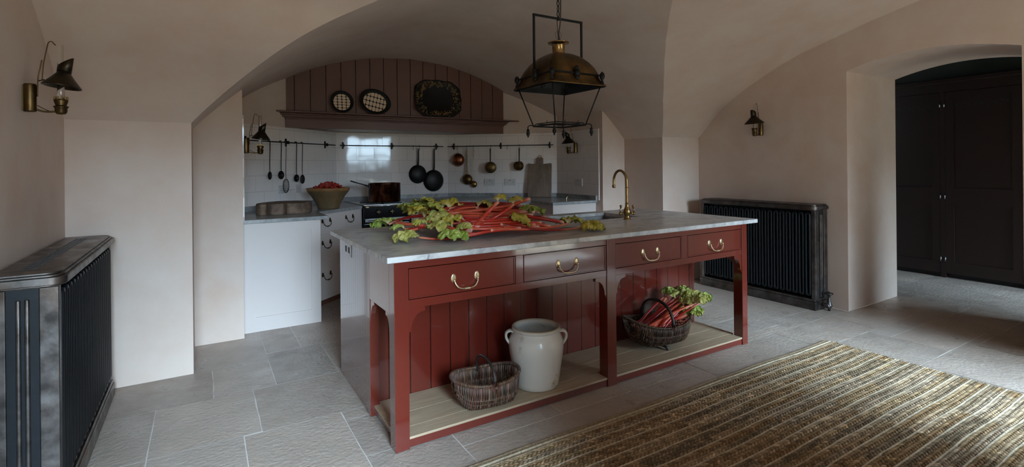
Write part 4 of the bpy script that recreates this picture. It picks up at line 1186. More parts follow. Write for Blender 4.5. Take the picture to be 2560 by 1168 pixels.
# ------------------------------------------------------------------ things on the island shelf
JR = thing('stoneware_jar', 'tall cream salt-glazed stoneware crock with two lug handles on the lower shelf', 'jar', (.895, .172, ST))
prof = [(.001, 0), (.108, 0), (.113, .006), (.116, .03), (.127, .12), (.137, .20), (.141, .25), (.138, .29), (.124, .325), (.114, .34), (.113, .347), (.122, .352), (.126, .360), (.124, .370), (.117, .373), (.109, .368), (.103, .352), (.110, .33), (.125, .28), (.12, .1), (.10, .02), (.001, .015)]
cols = [(1, 1, 1)] * 13 + [(.75, .6, .45)] * 2 + [(.9, .8, .7)] + [(.85, .9, .95)] * 6
prof = [(r * 1.12, z * .90) for r, z in prof]; JB = MB(); JB.lathe(prof, 56, cols=cols, jitter=.012, seed=2); JB.build('jar_body', stonew, JR)
for sg in (-1, 1):
    ax = Vector((.853 * sg, -.52 * sg, 0)); side = Vector((.52, .853, 0))
    h = MB()
    P = smooth_path([ax * .125 + Vector((0, 0, .300)), ax * .152 + Vector((0, 0, .306)), ax * .172 + Vector((0, 0, .292)), ax * .172 + Vector((0, 0, .262)), ax * .150 + Vector((0, 0, .228))], 5)
    h.tube(P, .022, 12, flat=.38, cols=[(1, 1, 1)] * len(P), up=tuple(ax)); h.build('lug_handle', stonew, JR)

def wicker(T, a, b, depth, zf, rim_f, cols, nw=70, ribs=13, bottom=.55, seed=1, amp=.0035, rw=.0034, pw=.62, tp=.10):
    """frame basket, long axis local x: weavers loop in cross-section planes over lengthwise ribs"""
    rnd = random.Random(seed)
    def cross(sx, q):  # q in 0..1 from one rim over the bottom to the other rim
        e = math.sqrt(max(0, 1 - abs(sx) ** 2.6)); w = b * e
        th = PI * q; d = depth * (e ** .6)
        y = -math.cos(th); z = -math.sin(th)
        y = math.copysign(abs(y) ** pw, y); z = -abs(z) ** pw
        return w, d, y, z
    mb = MB()
    for i in range(nw):
        sx = -.985 + 1.97 * i / (nw - 1)
        w, d, _, _ = cross(sx, 0)
        pts = []; n = ribs * 3
        c = rnd.choice(cols); k = rnd.uniform(.6, 1.25); c = tuple(min(1, v * k) for v in c)
        for j in range(n + 1):
            q = j / n; w, d, y, z = cross(sx, q)
            o = amp * math.sin(PI * (ribs * q) + (PI if i % 2 else 0))
            L_ = math.hypot(y, z * d / b) + 1e-6
            X = a * sx * (1 - tp * abs(z)) ; 
            pts.append((X + rnd.uniform(-.0012, .0012), y * (w + o) , rim_f(sx) + z * (rim_f(sx) - max(zf, rim_f(sx) - d)) - (o if abs(z) > .7 else 0)))
        r = rw * rnd.uniform(.8, 1.2)
        mb.tube(pts, r, 5, cols=[tuple(v * rnd.uniform(.75, 1.2) for v in c) for _ in pts])
    mb.build('woven_body', wick, T)
    rb = MB()
    for j in range(1, ribs):
        q = j / ribs; pts = []
        for k in range(25):
            sx = -.97 + 1.94 * k / 24; w, d, y, z = cross(sx, q)
            pts.append((a * sx * (1 - tp * abs(z)), y * w, rim_f(sx) + z * (rim_f(sx) - max(zf, rim_f(sx) - d))))
        rb.tube(pts, .0028, 5, cols=[(.12, .06, .03)] * 25)
    rb.build('ribs', wick, T)
    rm_ = MB(); pts = []; n = 64
    for k in range(n):
        t = 2 * PI * k / n; sx = math.cos(t); e = math.sqrt(max(0, 1 - abs(sx) ** 2.6)); y = math.copysign(b * e, math.sin(t))
        pts.append(Vector((a * sx, y, rim_f(sx) + .003)))
    rm_.tube(pts, .0065, 8, closed=True, cols=[(.16, .09, .05)] * n)
    for k in range(n * 2):   # lashing round the rim
        p = pts[k // 2].lerp(pts[(k // 2 + 1) % n], .5 * (k % 2)); t = (pts[(k // 2 + 1) % n] - pts[k // 2]); 
        if t.length < 1e-5: continue
        t.normalize(); B1 = Vector((0, 0, 1)); B2 = t.cross(B1); c = rnd.choice(cols); kk = rnd.uniform(.6, 1.2)
        rm_.tube([p + B1 * .0088 * math.cos(s_) + B2 * .0088 * math.sin(s_) + t * .002 * math.sin(s_ / 2) for s_ in [2 * PI * m / 9 for m in range(9)]], .0024, 4, closed=True, cols=[tuple(v * kk for v in c)] * 9)
    rm_.build('rim', wick, T)
def bhandle(T, w, h, z0, r, lean=0, m=None, lash=True):
    P = smooth_path([(0, -w, z0 - .02), (lean * .2, -w * .98, z0 + h * .35), (lean * .7, -w * .72, z0 + h * .8), (lean, -w * .25, z0 + h), (lean, w * .25, z0 + h), (lean * .7, w * .72, z0 + h * .8), (lean * .2, w * .98, z0 + h * .35), (0, w, z0 - .02)], 5)
    n = len(P); rd = random.Random(3)
    o = MB().tube(P, [r * rd.uniform(.92, 1.08) for _ in P], 10, cols=[tuple(v * rd.uniform(.8, 1.2) for v in (.030, .022, .018)) for _ in P]); 
    return o.build('handle', wick, T)
def knot(T, x, y, z, sg, cols, s_=.03):
    q = MB(); rd = random.Random(9)
    for k in range(9):
        u = s_ * (1 - k / 10); 
        pts = [(x + u, y + sg * (.008 + .0010 * k), z), (x, y + sg * (.014 + .0010 * k), z + u), (x - u, y + sg * (.008 + .0010 * k), z), (x, y + sg * (.006 + .0010 * k), z - u)]
        q.tube(pts, .0026, 5, closed=True, cols=[tuple(v * rd.uniform(.7, 1.2) for v in cols[k % len(cols)])] * 4)
    return q.build('lashing_knot', wick, T)
WC = [(.15, .070, .040), (.12, .058, .038), (.20, .115, .07), (.08, .045, .034), (.13, .055, .032), (.09, .058, .052)]
B1 = thing('wicker_basket', 'empty brown willow trug with a dark bentwood handle in front of the jar', 'basket', (.545, .142, ST), -.10, group='willow baskets on the lower shelf')
wicker(B1, .188, .130, .15, .004, lambda s_: .128 + .020 * s_ * s_, WC, pw=.42, tp=.04, nw=84, ribs=12, seed=3, amp=.0045, rw=.0030)
bhandle(B1, .128, .095, .132, .0075, .0)
knot(B1, .0, -.130, .122, -1, WC); knot(B1, .0, .130, .122, 1, WC)
WD = [(.075, .040, .024), (.11, .060, .035), (.05, .028, .02), (.14, .085, .05)]
B2 = thing('wicker_basket', 'dark footed willow trug filled with rhubarb in the right bay', 'basket', (1.955, .235, ST), -.12, group='willow baskets on the lower shelf')
wicker(B2, .255, .165, .17, .030, lambda s_: .160 + .050 * s_ * s_, WD, nw=104, ribs=12, seed=5, amp=.0045, rw=.0032)
bhandle(B2, .162, .150, .158, .011, 0)
knot(B2, 0, -.162, .160, -1, WD, .026); knot(B2, 0, .162, .160, 1, WD, .026)
for sy in (-1, 1):
    MB().tube(smooth_path([(-.02, sy * .09, .05), (-.015, sy * .115, .02), (-.01, sy * .12, 0.004)]), .011, 8, cols=[(.03, .022, .018)] * 13).build('foot', wick, B2)
MB().tube([(-.012, -.115, .014), (-.012, .115, .014)], .006, 8, cols=[(.03, .022, .018)] * 2).build('foot_stretcher', wick, B2)

# ------------------------------------------------------------------ rhubarb
LEAFC = [((.50, .46, .14), (.29, .30, .05)), ((.38, .46, .10), (.19, .28, .03)), ((.52, .42, .07), (.30, .26, .02)), ((.45, .44, .09), (.24, .26, .03))]
REDS = [(.50, .035, .018), (.58, .085, .04), (.27, .012, .012), (.60, .115, .06), (.36, .018, .014), (.54, .055, .025)]
def leaf_mesh(base, direc, length, width, kind, seed, up=None):
    """crumpled fan-shaped blade growing from base along direc"""
    mb = MB(); D = Vector(direc).normalized(); U = Vector(up) if up else Vector((0, 0, 1)); Sd = D.cross(U)
    if Sd.length < .2: Sd = Vector((1, 0, 0))
    Sd.normalize(); U = Sd.cross(D).normalized()
    c1, c2 = LEAFC[kind]; n1, n2 = 36, 76; vs = []; cs = []
    for i in range(n1 + 1):
        t = i / n1
        for j in range(n2 + 1):
            s_ = -1 + 2 * j / n2; ph = s_ * 1.55
            rad = length * (.78 + .22 * math.cos(s_ * 2.1)) * (1 + .07 * noise.noise(Vector((s_ * 6, seed, 0))) + .03 * math.sin(s_ * 30 + seed))
            lx = t * rad * math.cos(ph * .82) * 1.0; ly = t * rad * math.sin(ph * .82) * (width / length) * .85
            q = Vector((lx * 30 + seed, ly * 34, seed * .37)); q2 = Vector((lx * 80, ly * 80 + seed, 3))
            q3 = Vector((s_ * 9, t * 2.5, seed))
            z = length * (noise.noise(q) * .13 * (.35 + t) + noise.noise(q2) * .085 * (.4 + .6 * t) + noise.noise(q3) * .10 * t * t + .26 * math.sin(PI * min(1, t * 1.02)) * (1 - .35 * s_ * s_) + .015 * math.sin(s_ * 30 + seed) * t ** 3)
            dx = noise.noise(q2 + Vector((9, 0, 0))) * .07 * t * length; dy = noise.noise(q2 + Vector((0, 9, 0))) * .09 * t * length
            p = Vector(base) + D * (lx + dx) + Sd * (ly + dy) + U * (z + .003)
            vs.append(tuple(p))
            k = max(0, min(1, .45 + 1.3 * noise.noise(Vector((lx * 20 + seed, ly * 20, 3))) + 2.2 * noise.noise(q2) * .4))
            c = tuple(lerp(a, b, k) for a, b in zip(c1, c2))
            rib = abs(math.sin(s_ * 6.5)) ; w = max(0, 1 - rib * 4) * (1 - t) ** .7
            c = tuple(lerp(a, b, .75 * w) for a, b in zip(c, (.80, .70, .46)))
            if t < .25: c = tuple(lerp(a, b, t / .25) for a, b in zip((.82, .66, .52), c))
            if t > .93: c = tuple(v * .8 for v in c)
            cs.append(c)
    m = n2 + 1
    mb.add(vs, [(i * m + j, i * m + j + 1, (i + 1) * m + j + 1, (i + 1) * m + j) for i in range(n1) for j in range(n2)], True, cs)
    return mb
def stalk(pts, r, leaf, tip, seed, label, grp, dark=1.0, zmin=None):
    rd = random.Random(seed)
    T = thing('rhubarb_stalk', label, 'rhubarb', tuple(pts[0]), group=grp)
    P = smooth_path(pts, 8); n = len(P); c = REDS[seed % len(REDS)]
    rad = []; cols = []
    for i in range(n):
        t = i / (n - 1)      # 0 leaf junction .. 1 butt
        k = r * (.78 + .30 * t)
        if t > .96: k *= 1.18
        rad.append(k)
        col = c
        if leaf and t < .22: col = tuple(lerp(a, b, t / .22) for a, b in zip((.78, .34, .22), c))
        if t > .93: col = tuple(lerp(a, b, (t - .93) / .07) for a, b in zip(c, (.82, .50, .42)))
        col = tuple(v * dark * rd.uniform(.92, 1.08) for v in col); cols.append(col)
    if zmin: P = [Vector((p.x, p.y, max(p.z, zmin + r_))) for p, r_ in zip(P, rad)]
    m = MB(); m.tube(P, rad, 10, flat=.72, cols=cols); m.build('stalk', stalkm, T, world=True)
    if leaf:
        L, W, kind = leaf; v = Vector(tip) - Vector(pts[0]); d = v.length
        if zmin and v.z < 0 and pts[0][2] + v.z < zmin + .01: v.z = zmin + .012 - pts[0][2]
        Ln = max(.075, min(.15, d * 1.45)); W = Ln * (.95 if W < .08 else 1.15)
        lm = leaf_mesh(pts[0], v, Ln, W, kind, seed + 11)
        if zmin: lm.v = [(a, b, max(c_, zmin + .001)) for a, b, c_ in lm.v]
        lm.build('leaf', leafm, T, world=True)
    return T
STALKS = [
  (0.009, [(0.275, 0.395, 0.92), (0.367, 0.322, 0.912), (0.502, 0.273, 0.922), (0.688, 0.241, 0.947), (0.829, 0.23, 0.949)], (0.13, 0.075, 0), (0.167, 0.398, 0.92)) ,
  (0.01, [(0.474, 0.283, 0.921), (0.559, 0.264, 0.932), (0.755, 0.242, 0.949), (0.965, 0.243, 0.945)], (0.13, 0.085, 1), (0.381, 0.246, 0.92)) ,
  (0.011, [(1.298, 0.241, 0.914), (1.091, 0.234, 0.917), (0.909, 0.225, 0.937), (0.798, 0.246, 0.959), (0.721, 0.275, 0.971)], (0.15, 0.09, 2), (1.341, 0.149, 0.92)) ,
  (0.011, [(1.234, 0.301, 0.938), (1.071, 0.249, 0.934), (0.883, 0.228, 0.938), (0.73, 0.236, 0.949), (0.641, 0.249, 0.945)], (0.17, 0.085, 3), (1.566, 0.555, 0.92)) ,
  (0.011, [(0.802, 0.329, 1.001), (0.676, 0.335, 0.996), (0.548, 0.366, 0.99), (0.451, 0.4, 0.982)], (0.19, 0.11, 2), (0.915, 0.255, 0.964)) ,
  (0.01, [(0.956, 0.382, 1.019), (0.825, 0.429, 1.035), (0.692, 0.518, 1.048)], (0.18, 0.11, 1), (1.101, 0.411, 1.013)) ,
  (0.008, [(0.491, 0.785, 1.036), (0.472, 0.561, 1.026), (0.539, 0.426, 1.009)], (0.13, 0.08, 3), (0.464, 0.854, 1.064)) ,
  (0.011, [(0.518, 0.638, 1.042), (0.591, 0.479, 1.03), (0.761, 0.391, 1.022), (0.997, 0.355, 1.006)], (0.17, 0.14, 3), (0.516, 0.806, 1.038)) ,
  (0.012, [(0.56, 0.629, 1.048), (0.666, 0.632, 1.06), (0.851, 0.601, 1.065), (1.035, 0.505, 1.044)], (0.16, 0.11, 2), (0.645, 0.828, 1.078)) ,
  (0.012, [(0.483, 0.528, 1.023), (0.6, 0.497, 1.035), (0.799, 0.457, 1.042), (0.979, 0.396, 1.021)], (0.13, 0.09, 0), (0.404, 0.485, 0.996)) ,
  (0.011, [(0.544, 0.383, 0.996), (0.565, 0.363, 0.992), (0.561, 0.305, 0.966)], (0.15, 0.1, 2), (0.455, 0.419, 0.99)) ,
  (0.01, [(0.359, 0.534, 0.995), (0.444, 0.498, 1.009), (0.613, 0.416, 1.017), (0.829, 0.364, 1.015)], (0.16, 0.08, 3), (0.306, 0.524, 0.976)) ,
  (0.01, [(0.457, 0.345, 0.96), (0.515, 0.274, 0.934), (0.65, 0.243, 0.943), (0.804, 0.234, 0.946)], (0.18, 0.09, 0), (0.344, 0.425, 0.96)) ,
  (0.012, [(0.482, 0.308, 0.949), (0.431, 0.384, 0.972), (0.385, 0.476, 0.989), (0.353, 0.57, 0.999)], None, None) ,
  (0.011, [(0.224, 0.766, 0.961), (0.289, 0.752, 0.988), (0.36, 0.666, 1.01), (0.466, 0.548, 1.022)], (0.15, 0.085, 1), (0.214, 1.02, 0.92)) ,
  (0.013, [(0.336, 0.475, 0.974), (0.277, 0.577, 0.976), (0.249, 0.685, 0.974)], None, None) ,
  (0.008, [(0.249, 0.566, 0.951), (0.316, 0.487, 0.961), (0.429, 0.407, 0.97)], (0.1, 0.05, 1), (0.204, 0.61, 0.95)) ,
  (0.014, [(0.73, 0.311, 1.1), (0.677, 0.313, 1.056), (0.627, 0.344, 0.994), (0.527, 0.288, 0.947)], (0.06, 0.045, 2), (0.77, 0.341, 1.125)) ,
  (0.012, [(0.851, 0.339, 1.076), (0.777, 0.313, 1.044), (0.688, 0.333, 0.996), (0.575, 0.294, 0.961)], (0.07, 0.04, 2), (0.898, 0.382, 1.101)) ,
  (0.012, [(0.523, 0.56, 1.035), (0.702, 0.484, 1.043), (0.868, 0.429, 1.065), (1.046, 0.465, 1.095)], None, None) ,
  (0.012, [(0.584, 0.633, 1.051), (0.766, 0.604, 1.064), (0.868, 0.478, 1.047), (0.978, 0.39, 1.019)], None, None) ,
  (0.011, [(0.504, 0.518, 1.025), (0.65, 0.386, 1.012), (0.822, 0.389, 1.024), (0.998, 0.439, 1.032)], None, None) ,
  (0.012, [(0.559, 0.414, 1.009), (0.71, 0.349, 1.005), (0.899, 0.34, 1.006), (1.052, 0.305, 0.98), (1.204, 0.32, 0.948)], None, None) ,
  (0.011, [(0.509, 0.364, 0.982), (0.682, 0.299, 0.981), (0.857, 0.274, 0.976), (1.057, 0.254, 0.94)], None, None) ,
  (0.011, [(0.53, 0.329, 0.97), (0.67, 0.278, 0.967), (0.848, 0.26, 0.968), (1.0, 0.273, 0.964)], None, None) ,
  (0.012, [(0.49, 0.325, 0.96), (0.636, 0.264, 0.955), (0.81, 0.244, 0.956), (0.943, 0.254, 0.957)], None, None) ,
  (0.009, [(0.596, 0.286, 0.96), (0.685, 0.259, 0.959), (0.733, 0.242, 0.953)], None, None) ,
  (0.01, [(0.298, 0.472, 0.959), (0.264, 0.491, 0.95), (0.238, 0.523, 0.94)], None, None) ,
  (0.01, [(0.705, 0.653, 1.064), (0.895, 0.626, 1.067), (1.043, 0.566, 1.053)], None, None) ,
  (0.012, [(0.639, 0.416, 1.02), (0.771, 0.36, 1.012), (0.927, 0.383, 1.02)], None, None) ,
  (0.012, [(0.508, 0.414, 1.0), (0.65, 0.337, 0.993), (0.85, 0.306, 0.992)], None, None) ,
  (0.009, [(0.72, 0.545, 1.055), (0.634, 0.567, 1.051), (0.531, 0.576, 1.038)], (0.1, 0.05, 0), (0.804, 0.557, 1.06)) ,
  (0.009, [(0.554, 0.328, 0.975), (0.521, 0.311, 0.959), (0.494, 0.292, 0.941)], (0.1, 0.06, 0), (0.487, 0.317, 0.954)) ,
]

gr_ = 'rhubarb heaped on the island worktop'
SPECIAL = {0: 'rhubarb with a pale green leaf at the front left of the heap on the worktop', 1: 'rhubarb with a bright green crinkled leaf in front, nearest the worktop edge',
           2: 'long pink rhubarb ending in a yellow leaf furthest right of the heap', 3: 'rhubarb with a fanned pale leaf just behind the furthest right yellow one',
           4: 'rhubarb whose large yellow leaf lies over the right of the heap', 5: 'rhubarb with a green leaf behind the right end of the heap', 13: 'thick red rhubarb butt jutting out of the left of the heap',
           14: 'rhubarb with a green leaf furthest left on the worktop', 17: 'dark red rhubarb leaning up over the heap, its small yellow tip the highest point',
           18: 'red rhubarb crossing the heap beside the tallest dark one', 19: 'red rhubarb with a pale butt pointing up right behind the heap', 8: 'rhubarb with a wide yellow leaf on the back left top of the heap', 6: 'rhubarb with a small upright leaf at the back left of the heap'}
for i, (r, P, leaf, T_) in enumerate(STALKS):
    stalk(P, r * 1.18, leaf, T_, i, SPECIAL.get(i, 'red rhubarb with a crinkled yellow-green leaf among the others in the heap on the island' if leaf else 'bare red rhubarb stalk lying among the others in the heap on the island'),
          gr_, zmin=.901)
rd = random.Random(44)
for i in range(30):
    x = rd.uniform(.42, .80); y = rd.uniform(.36, 1.02); L = rd.uniform(.38, .62)
    def H(X, Y):
        q = 1 - ((X - .85) / .70) ** 2 - ((Y - .70) / .50) ** 2
        return .150 * max(0, q) ** .75
    k = rd.uniform(.25, .92); dy = rd.uniform(-.10, .10); P = []
    for t in (0, .33, .66, 1):
        X, Y = x + L * t, y + dy * t; P.append((X, Y, .912 + H(X, Y) * k))
    stalk(P, rd.uniform(.010, .015), None, None, i + 50, 'bare red rhubarb stalk lying among the others in the heap on the island', gr_, dark=.95, zmin=.901)
for i in range(7):
    x = rd.uniform(.36, .55); y = rd.uniform(.45, 1.05)
    P = [(x, y, .93 + H(x, y) * .8), (x + .12, y + .02, .93 + H(x + .12, y)), (x + .35, y + .04, .92 + H(x + .3, y) * .9)]
    stalk(P, .010, (.15, .11, (2, 0, 3, 1)[i % 4]), (x - .07, y - .03 + .02 * i % .05, .96 + H(x, y)), i + 90, 'red rhubarb with a crinkled yellow-green leaf among the others in the heap on the island', gr_, zmin=.901)
# in the basket
bgr = 'rhubarb in the footed basket'
rd = random.Random(8)
for i in range(19):
    y0 = .235 + rd.uniform(-.09, .09); x0 = rd.uniform(1.79, 1.93); z0 = rd.uniform(.15, .215)
    f = i / 18
    x1 = lerp(2.10, 2.24, rd.random()); y1 = .20 + (i % 5 - 2) * .055 + rd.uniform(-.015, .015) ; z1 = lerp(.225, .355, rd.random() if i % 5 else .9)
    mx, my, mz = (x0 + x1) / 2, (y0 + y1) / 2, (z0 + z1) / 2 + .012
    kind = (0, 1, 0, 3)[i % 4]
    stalk([(x1, y1, z1), (mx, my, mz), (x0, y0, z0)], rd.uniform(.010, .014), (.12, .085, kind), (x1 + .065, y1 - .008 + rd.uniform(-.02, .02), z1 + .030), i * 2 + 130 + (i % 3), 'red rhubarb with a curly green leaf bundled in the dark footed basket', bgr)

# ------------------------------------------------------------------ hall cupboards
CB = thing('tall_cupboard', 'dark brown painted tall cupboard with pierced panelled doors seen through the arch', 'cupboard', (6.40, .1, 0))
def cb(name, mb, m=darkcab, par=None, **k):
    o = mb.build(name, m, par or CB, world=False, **k)
    if par is None: o.data.transform(Matrix.Translation(-Vector(CB.location)))
    else: o.data.transform(Matrix.Translation(-Vector(CB.location)))
    return o
FX = 6.40
cb('frame', MB().box(FX, 6.50, -1.7, -1.62, .0, 2.19).box(FX, 6.50, .076, .12, .0, 2.19).box(FX, 6.50, 1.3, 1.38, 0, 2.19).box(FX, 6.5, -.60, -.56, 0, 2.19).box(FX + .001, 6.50, -1.62, 1.3, 2.09, 2.19))
cb('cornice', MB().box(FX - .03, 6.5, -1.72, 1.4, 2.19, 2.24), bevel=.008)
cb('plinth', MB().box(FX + .06, 6.5, -1.7, 1.38, 0, .05), slot)
def door(y0, y1, hinge_y):
    D = MB(); z0, z1 = .05, 2.085; s_ = .075; x0, x1 = FX + .002, FX + .03
    D.box(x0, x1, y0, y0 + s_, z0, z1); D.box(x0, x1, y1 - s_, y1, z0, z1)
    for a, b in ((z0, z0 + .13), (.82, 1.01), (z1 - .075, z1)): D.box(x0, x1, y0 + s_, y1 - s_, a, b)
    D.box(x0 + .012, x1 - .004, y0 + s_, y1 - s_, z0 + .13, .82); D.box(x0 + .012, x1 - .004, y0 + s_, y1 - s_, 1.01, z1 - .075)
    d_ = cb('door', D)
    h = MB()
    for z in (.21, .915, 1.95): h.cyl((FX - .004, hinge_y, z - .03), (FX - .004, hinge_y, z + .03), .006, sides=8)
    cb('hinge', h, chrome, d_)
    n = 9; w = (y1 - y0 - 2 * s_) / n
    for i in range(n):
        for (dx, dz) in ((0, .018 if i % 2 else -.006), (.3, -.02 if i % 2 else .010)):
            if y1 < .8 and y0 > -.6: cb('pierced_hole', MB().lathe([(.0001, -.0005), (.013, -.0005)], 10, (FX + .0135, y0 + s_ + w * (i + .35 + dx), 1.93 + dz * 1.2), axis='x'), slot, d_)
    return d_
door(.122, .70, .119); door(-.558, .074, .078); door(.702, 1.298, 1.30); door(-1.618, -.602, -.6)
dd = [o for o in bpy.data.objects if o.name.startswith('door')][1]
q = MB(); q.tube(smooth_path([(FX + .002, -.478, .875), (FX - .02, -.478, .885), (FX - .026, -.478, .915), (FX - .02, -.478, .945), (FX + .002, -.478, .955)]), .005, 8); cb('pull_handle', q, brassl, dd)

# ------------------------------------------------------------------ braided jute rug
RX0, RX1, RY0, RY1 = -.35, 3.155, -2.35, -.275
def rug():
    step = .0045
    nx = int((RX1 - RX0) / step); ny = int((RY1 - RY0) / step)
    X, Y = np.meshgrid(np.linspace(RX0, RX1, nx + 1), np.linspace(RY0, RY1, ny + 1))
    rs = np.random.RandomState(4)
    def wn(x, seed, f, a):
        r = np.random.RandomState(seed); ph = r.rand(4) * 6.28
        return a * (np.sin(x * f + ph[0]) + .6 * np.sin(x * f * 2.3 + ph[1]) + .35 * np.sin(x * f * 4.7 + ph[2]))
    V = RY1 - Y + wn(X, 3, 2.2, .0035) + wn(X + 3 * Y, 8, 6.0, .0012)           # distance from the back edge, slightly wavy
    Z = np.zeros_like(X); C = np.zeros(X.shape + (3,))
    def h2(i, j, k=0):
        q = np.sin(i * 127.1 + j * 311.7 + k * 74.7) * 43758.5453
        return q - np.floor(q)
    # bands: fine selvedge first, then repeats: cord + two coarse plaits
    pos = 0.0; bands = [('fine', .016), ('fine', .016), ('cord', .010), ('fine', .014), ('cord', .008)]
    r = np.random.RandomState(11)
    tot = sum(b[1] for b in bands)
    while tot < RY1 - RY0 + .1:
        bb_ = [('plait', .034 * r.uniform(.9, 1.12)), ('plait', .034 * r.uniform(.9, 1.12)), ('cord', .0095)]
        bands += bb_; tot += sum(b[1] for b in bb_)
    shades = [(.36, .25, .14), (.30, .20, .11), (.22, .16, .10), (.40, .29, .18), (.27, .17, .085), (.33, .25, .17)]
    for bi, (kind, w) in enumerate(bands):
        m = (V >= pos) & (V < pos + w)
        if bi == 0: m = V < pos + w
        if m.any():
            v = np.clip((V[m] - pos) / w, 0, 1); x = X[m]
            if kind == 'plait':
                half = (v > .5).astype(float); vv = np.where(half > 0, (v - .5) * 2, v * 2); sg = np.where(half > 0, 1., -1.)
                p = .0235; u = x / p + sg * (vv - .5) * .75 + half * .5 + .25 * np.sin(x * 9 + bi) ; k = np.floor(u); fr = u - k
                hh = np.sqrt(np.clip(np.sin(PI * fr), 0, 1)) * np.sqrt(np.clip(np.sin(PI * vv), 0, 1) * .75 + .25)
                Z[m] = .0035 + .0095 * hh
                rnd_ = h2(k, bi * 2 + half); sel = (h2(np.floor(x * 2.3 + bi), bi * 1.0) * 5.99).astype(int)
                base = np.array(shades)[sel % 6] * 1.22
                tone = (.62 + .75 * rnd_) * (.16 + .84 * hh ** 1.3)  # low parts darker: crevice shade put into the colour, cords and fine rows too
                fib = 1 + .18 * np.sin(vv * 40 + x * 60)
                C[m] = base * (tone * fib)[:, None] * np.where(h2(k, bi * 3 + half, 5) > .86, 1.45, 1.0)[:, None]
            elif kind == 'cord':
                p = .011; u = x / p + v * 1.0; fr = u - np.floor(u)
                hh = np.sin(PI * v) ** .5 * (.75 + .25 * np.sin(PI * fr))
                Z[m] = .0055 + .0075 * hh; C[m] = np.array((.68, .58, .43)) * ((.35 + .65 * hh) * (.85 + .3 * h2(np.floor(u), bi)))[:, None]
            else:
                p = .008; u = x / p + (v - .5) * .8 * (1 if bi % 2 else -1); fr = u - np.floor(u)
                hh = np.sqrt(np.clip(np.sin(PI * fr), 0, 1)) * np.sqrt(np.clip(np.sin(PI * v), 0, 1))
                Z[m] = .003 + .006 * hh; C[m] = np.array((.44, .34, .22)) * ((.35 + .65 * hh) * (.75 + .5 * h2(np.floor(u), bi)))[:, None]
        pos += w
    Z += .0008 * rs.rand(*Z.shape)
    # bound ends
    e = np.clip((RX1 - X) / .006, 0, 1); Z *= .3 + .7 * e; 
    C[(RX1 - X) < .0085] = (.10, .06, .035)
    Xw = X + wn(Y, 21, 9.0, .0018)
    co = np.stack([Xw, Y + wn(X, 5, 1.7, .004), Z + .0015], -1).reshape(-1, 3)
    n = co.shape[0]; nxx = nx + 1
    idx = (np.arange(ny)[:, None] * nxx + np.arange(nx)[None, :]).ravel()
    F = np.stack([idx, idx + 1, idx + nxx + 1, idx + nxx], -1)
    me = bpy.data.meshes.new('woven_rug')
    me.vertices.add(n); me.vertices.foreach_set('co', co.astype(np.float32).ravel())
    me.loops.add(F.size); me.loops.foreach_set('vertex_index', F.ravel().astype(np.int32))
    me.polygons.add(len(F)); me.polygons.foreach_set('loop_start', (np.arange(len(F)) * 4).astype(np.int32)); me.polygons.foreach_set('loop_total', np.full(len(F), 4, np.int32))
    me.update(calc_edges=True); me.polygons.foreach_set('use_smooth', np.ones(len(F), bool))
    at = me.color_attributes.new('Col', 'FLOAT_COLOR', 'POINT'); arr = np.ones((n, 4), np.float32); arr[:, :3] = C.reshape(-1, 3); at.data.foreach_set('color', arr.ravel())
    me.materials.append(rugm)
    o = bpy.data.objects.new('woven_rug', me); COL.objects.link(o)
    return tag(o, 'large tan and cream striped braided jute rug on the stone floor', 'rug')
rug()

# ------------------------------------------------------------------ outside, light, camera
struct(MB().quad((-30, YB - WT - .02, -.6), (30, YB - WT - .02, -.6), (30, -60, -.6), (-30, -60, -.6)).build('ground_outside', outside))
w = bpy.data.worlds.new('World'); sc.world = w; w.use_nodes = True; nt = w.node_tree; N = nt.nodes; L = nt.links
bg = N['Background']; tc = N.new('ShaderNodeTexCoord'); sp = N.new('ShaderNodeSeparateXYZ'); L.new(tc.outputs['Generated'], sp.inputs[0])
def MT_(op, a, b=None, c=None):
    n = N.new('ShaderNodeMath'); n.operation = op
    for i, q in enumerate((a, b, c)):
        if q is None: continue
        if isinstance(q, (int, float)): n.inputs[i].default_value = q
        else: L.new(q, n.inputs[i])
    return n.outputs[0]
def MR_(v, a, b, c, d, smooth=True):
    n = N.new('ShaderNodeMapRange'); n.interpolation_type = 'SMOOTHSTEP' if smooth else 'LINEAR'
    L.new(v, n.inputs[0]); n.inputs[1].default_value = a; n.inputs[2].default_value = b; n.inputs[3].default_value = c; n.inputs[4].default_value = d
    return n.outputs[0]
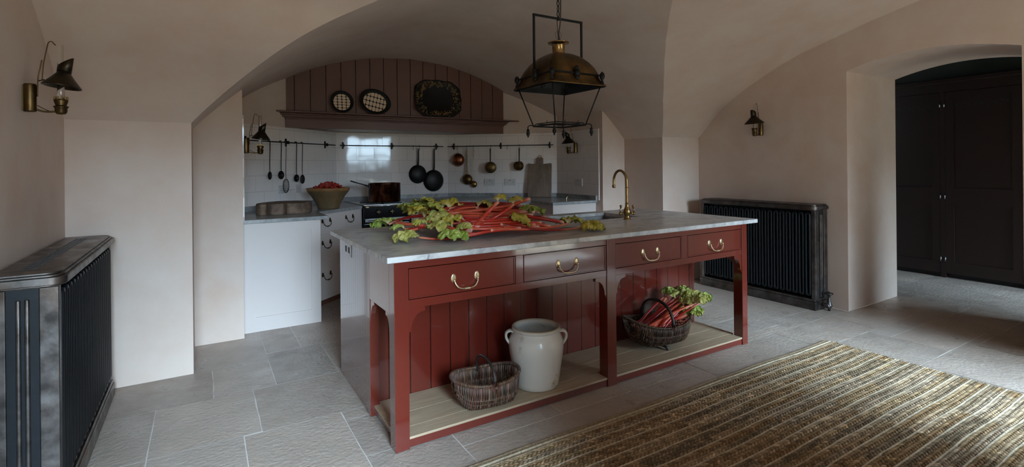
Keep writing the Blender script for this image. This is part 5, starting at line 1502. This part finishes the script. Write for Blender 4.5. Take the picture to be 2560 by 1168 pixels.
# open sky between the houses opposite: a bright band straight ahead of the windows, duller elsewhere
ratio = MT_('DIVIDE', sp.outputs[0], MT_('MINIMUM', sp.outputs[1], -.001))
band = MT_('MULTIPLY', MT_('MULTIPLY', MR_(ratio, .11, .30, 1, 0), MR_(ratio, -.20, -.06, 0, 1)), MR_(sp.outputs[1], -.05, -.15, 0, 1))
elev = MT_('MULTIPLY', MR_(sp.outputs[2], .01, .16, 0, 1), MR_(sp.outputs[2], .16, .48, 1, 1.9))
up_ = MR_(sp.outputs[2], -.01, .03, 0, 1)
side = MT_('MULTIPLY', MT_('MULTIPLY', MR_(ratio, -.52, -.38, 0, 15.0), MR_(ratio, -.22, -.12, 1, 0)), MT_('MULTIPLY', up_, MR_(sp.outputs[1], -.05, -.15, 0, 1)))
stren = MT_('ADD', MT_('ADD', MT_('MULTIPLY', MT_('MULTIPLY', band, elev), 48.0), side), MT_('ADD', MT_('MULTIPLY', up_, .75), MR_(sp.outputs[2], .68, .86, 0, 8.5)))
bg.inputs[0].default_value = (.60, .82, 1.0, 1); L.new(stren, bg.inputs[1])
for i, (a, b, zl, zh) in enumerate(WINS):
    ld = bpy.data.lights.new('window_portal', 'AREA'); ld.shape = 'RECTANGLE'; ld.size = b - a; ld.size_y = zh - zl; ld.cycles.is_portal = True
    o = bpy.data.objects.new('window_portal', ld); COL.objects.link(o); o.location = ((a + b) / 2, YB - WT - .01, (zl + zh) / 2); o.rotation_euler = (PI / 2, 0, 0)
ld = bpy.data.lights.new('hall_portal', 'AREA'); ld.shape = 'RECTANGLE'; ld.size = 1.05; ld.size_y = 1.5; ld.cycles.is_portal = True
o = bpy.data.objects.new('hall_portal', ld); COL.objects.link(o); o.location = (5.825, -3.42, .75); o.rotation_euler = (PI / 2, 0, 0)
cam = bpy.data.cameras.new('Camera'); co_ = bpy.data.objects.new('Camera', cam); COL.objects.link(co_)
Fp, YAW, CX, CY, CZ, HH, ROLL = 1269.83, .5485, -.7457, -2.2649, 1.3129, 413.58, -.0099
cam.sensor_width = 36; cam.lens = Fp / 2560 * 36; cam.shift_y = (HH - 584) / 2560; cam.clip_start = .05
fw = Vector((math.sin(YAW), math.cos(YAW), 0)); rt = Vector((math.cos(YAW), -math.sin(YAW), 0)); up = Vector((0, 0, 1))
r2 = rt * math.cos(ROLL) + up * math.sin(ROLL); u2 = up * math.cos(ROLL) - rt * math.sin(ROLL)
mt = Matrix((( r2.x, u2.x, -fw.x, CX), (r2.y, u2.y, -fw.y, CY), (r2.z, u2.z, -fw.z, CZ), (0, 0, 0, 1)))
co_.matrix_world = mt
sc.camera = co_
sc.view_settings.view_transform = 'Standard'; sc.view_settings.look = 'None'; sc.view_settings.gamma = 1; sc.view_settings.exposure = .47
sc.view_settings.use_curve_mapping = False
sc.cycles.use_denoising = True; sc.cycles.max_bounces = 10; sc.cycles.diffuse_bounces = 6; sc.cycles.caustics_reflective = False; sc.cycles.caustics_refractive = False
sc.cycles.sample_clamp_indirect = 6
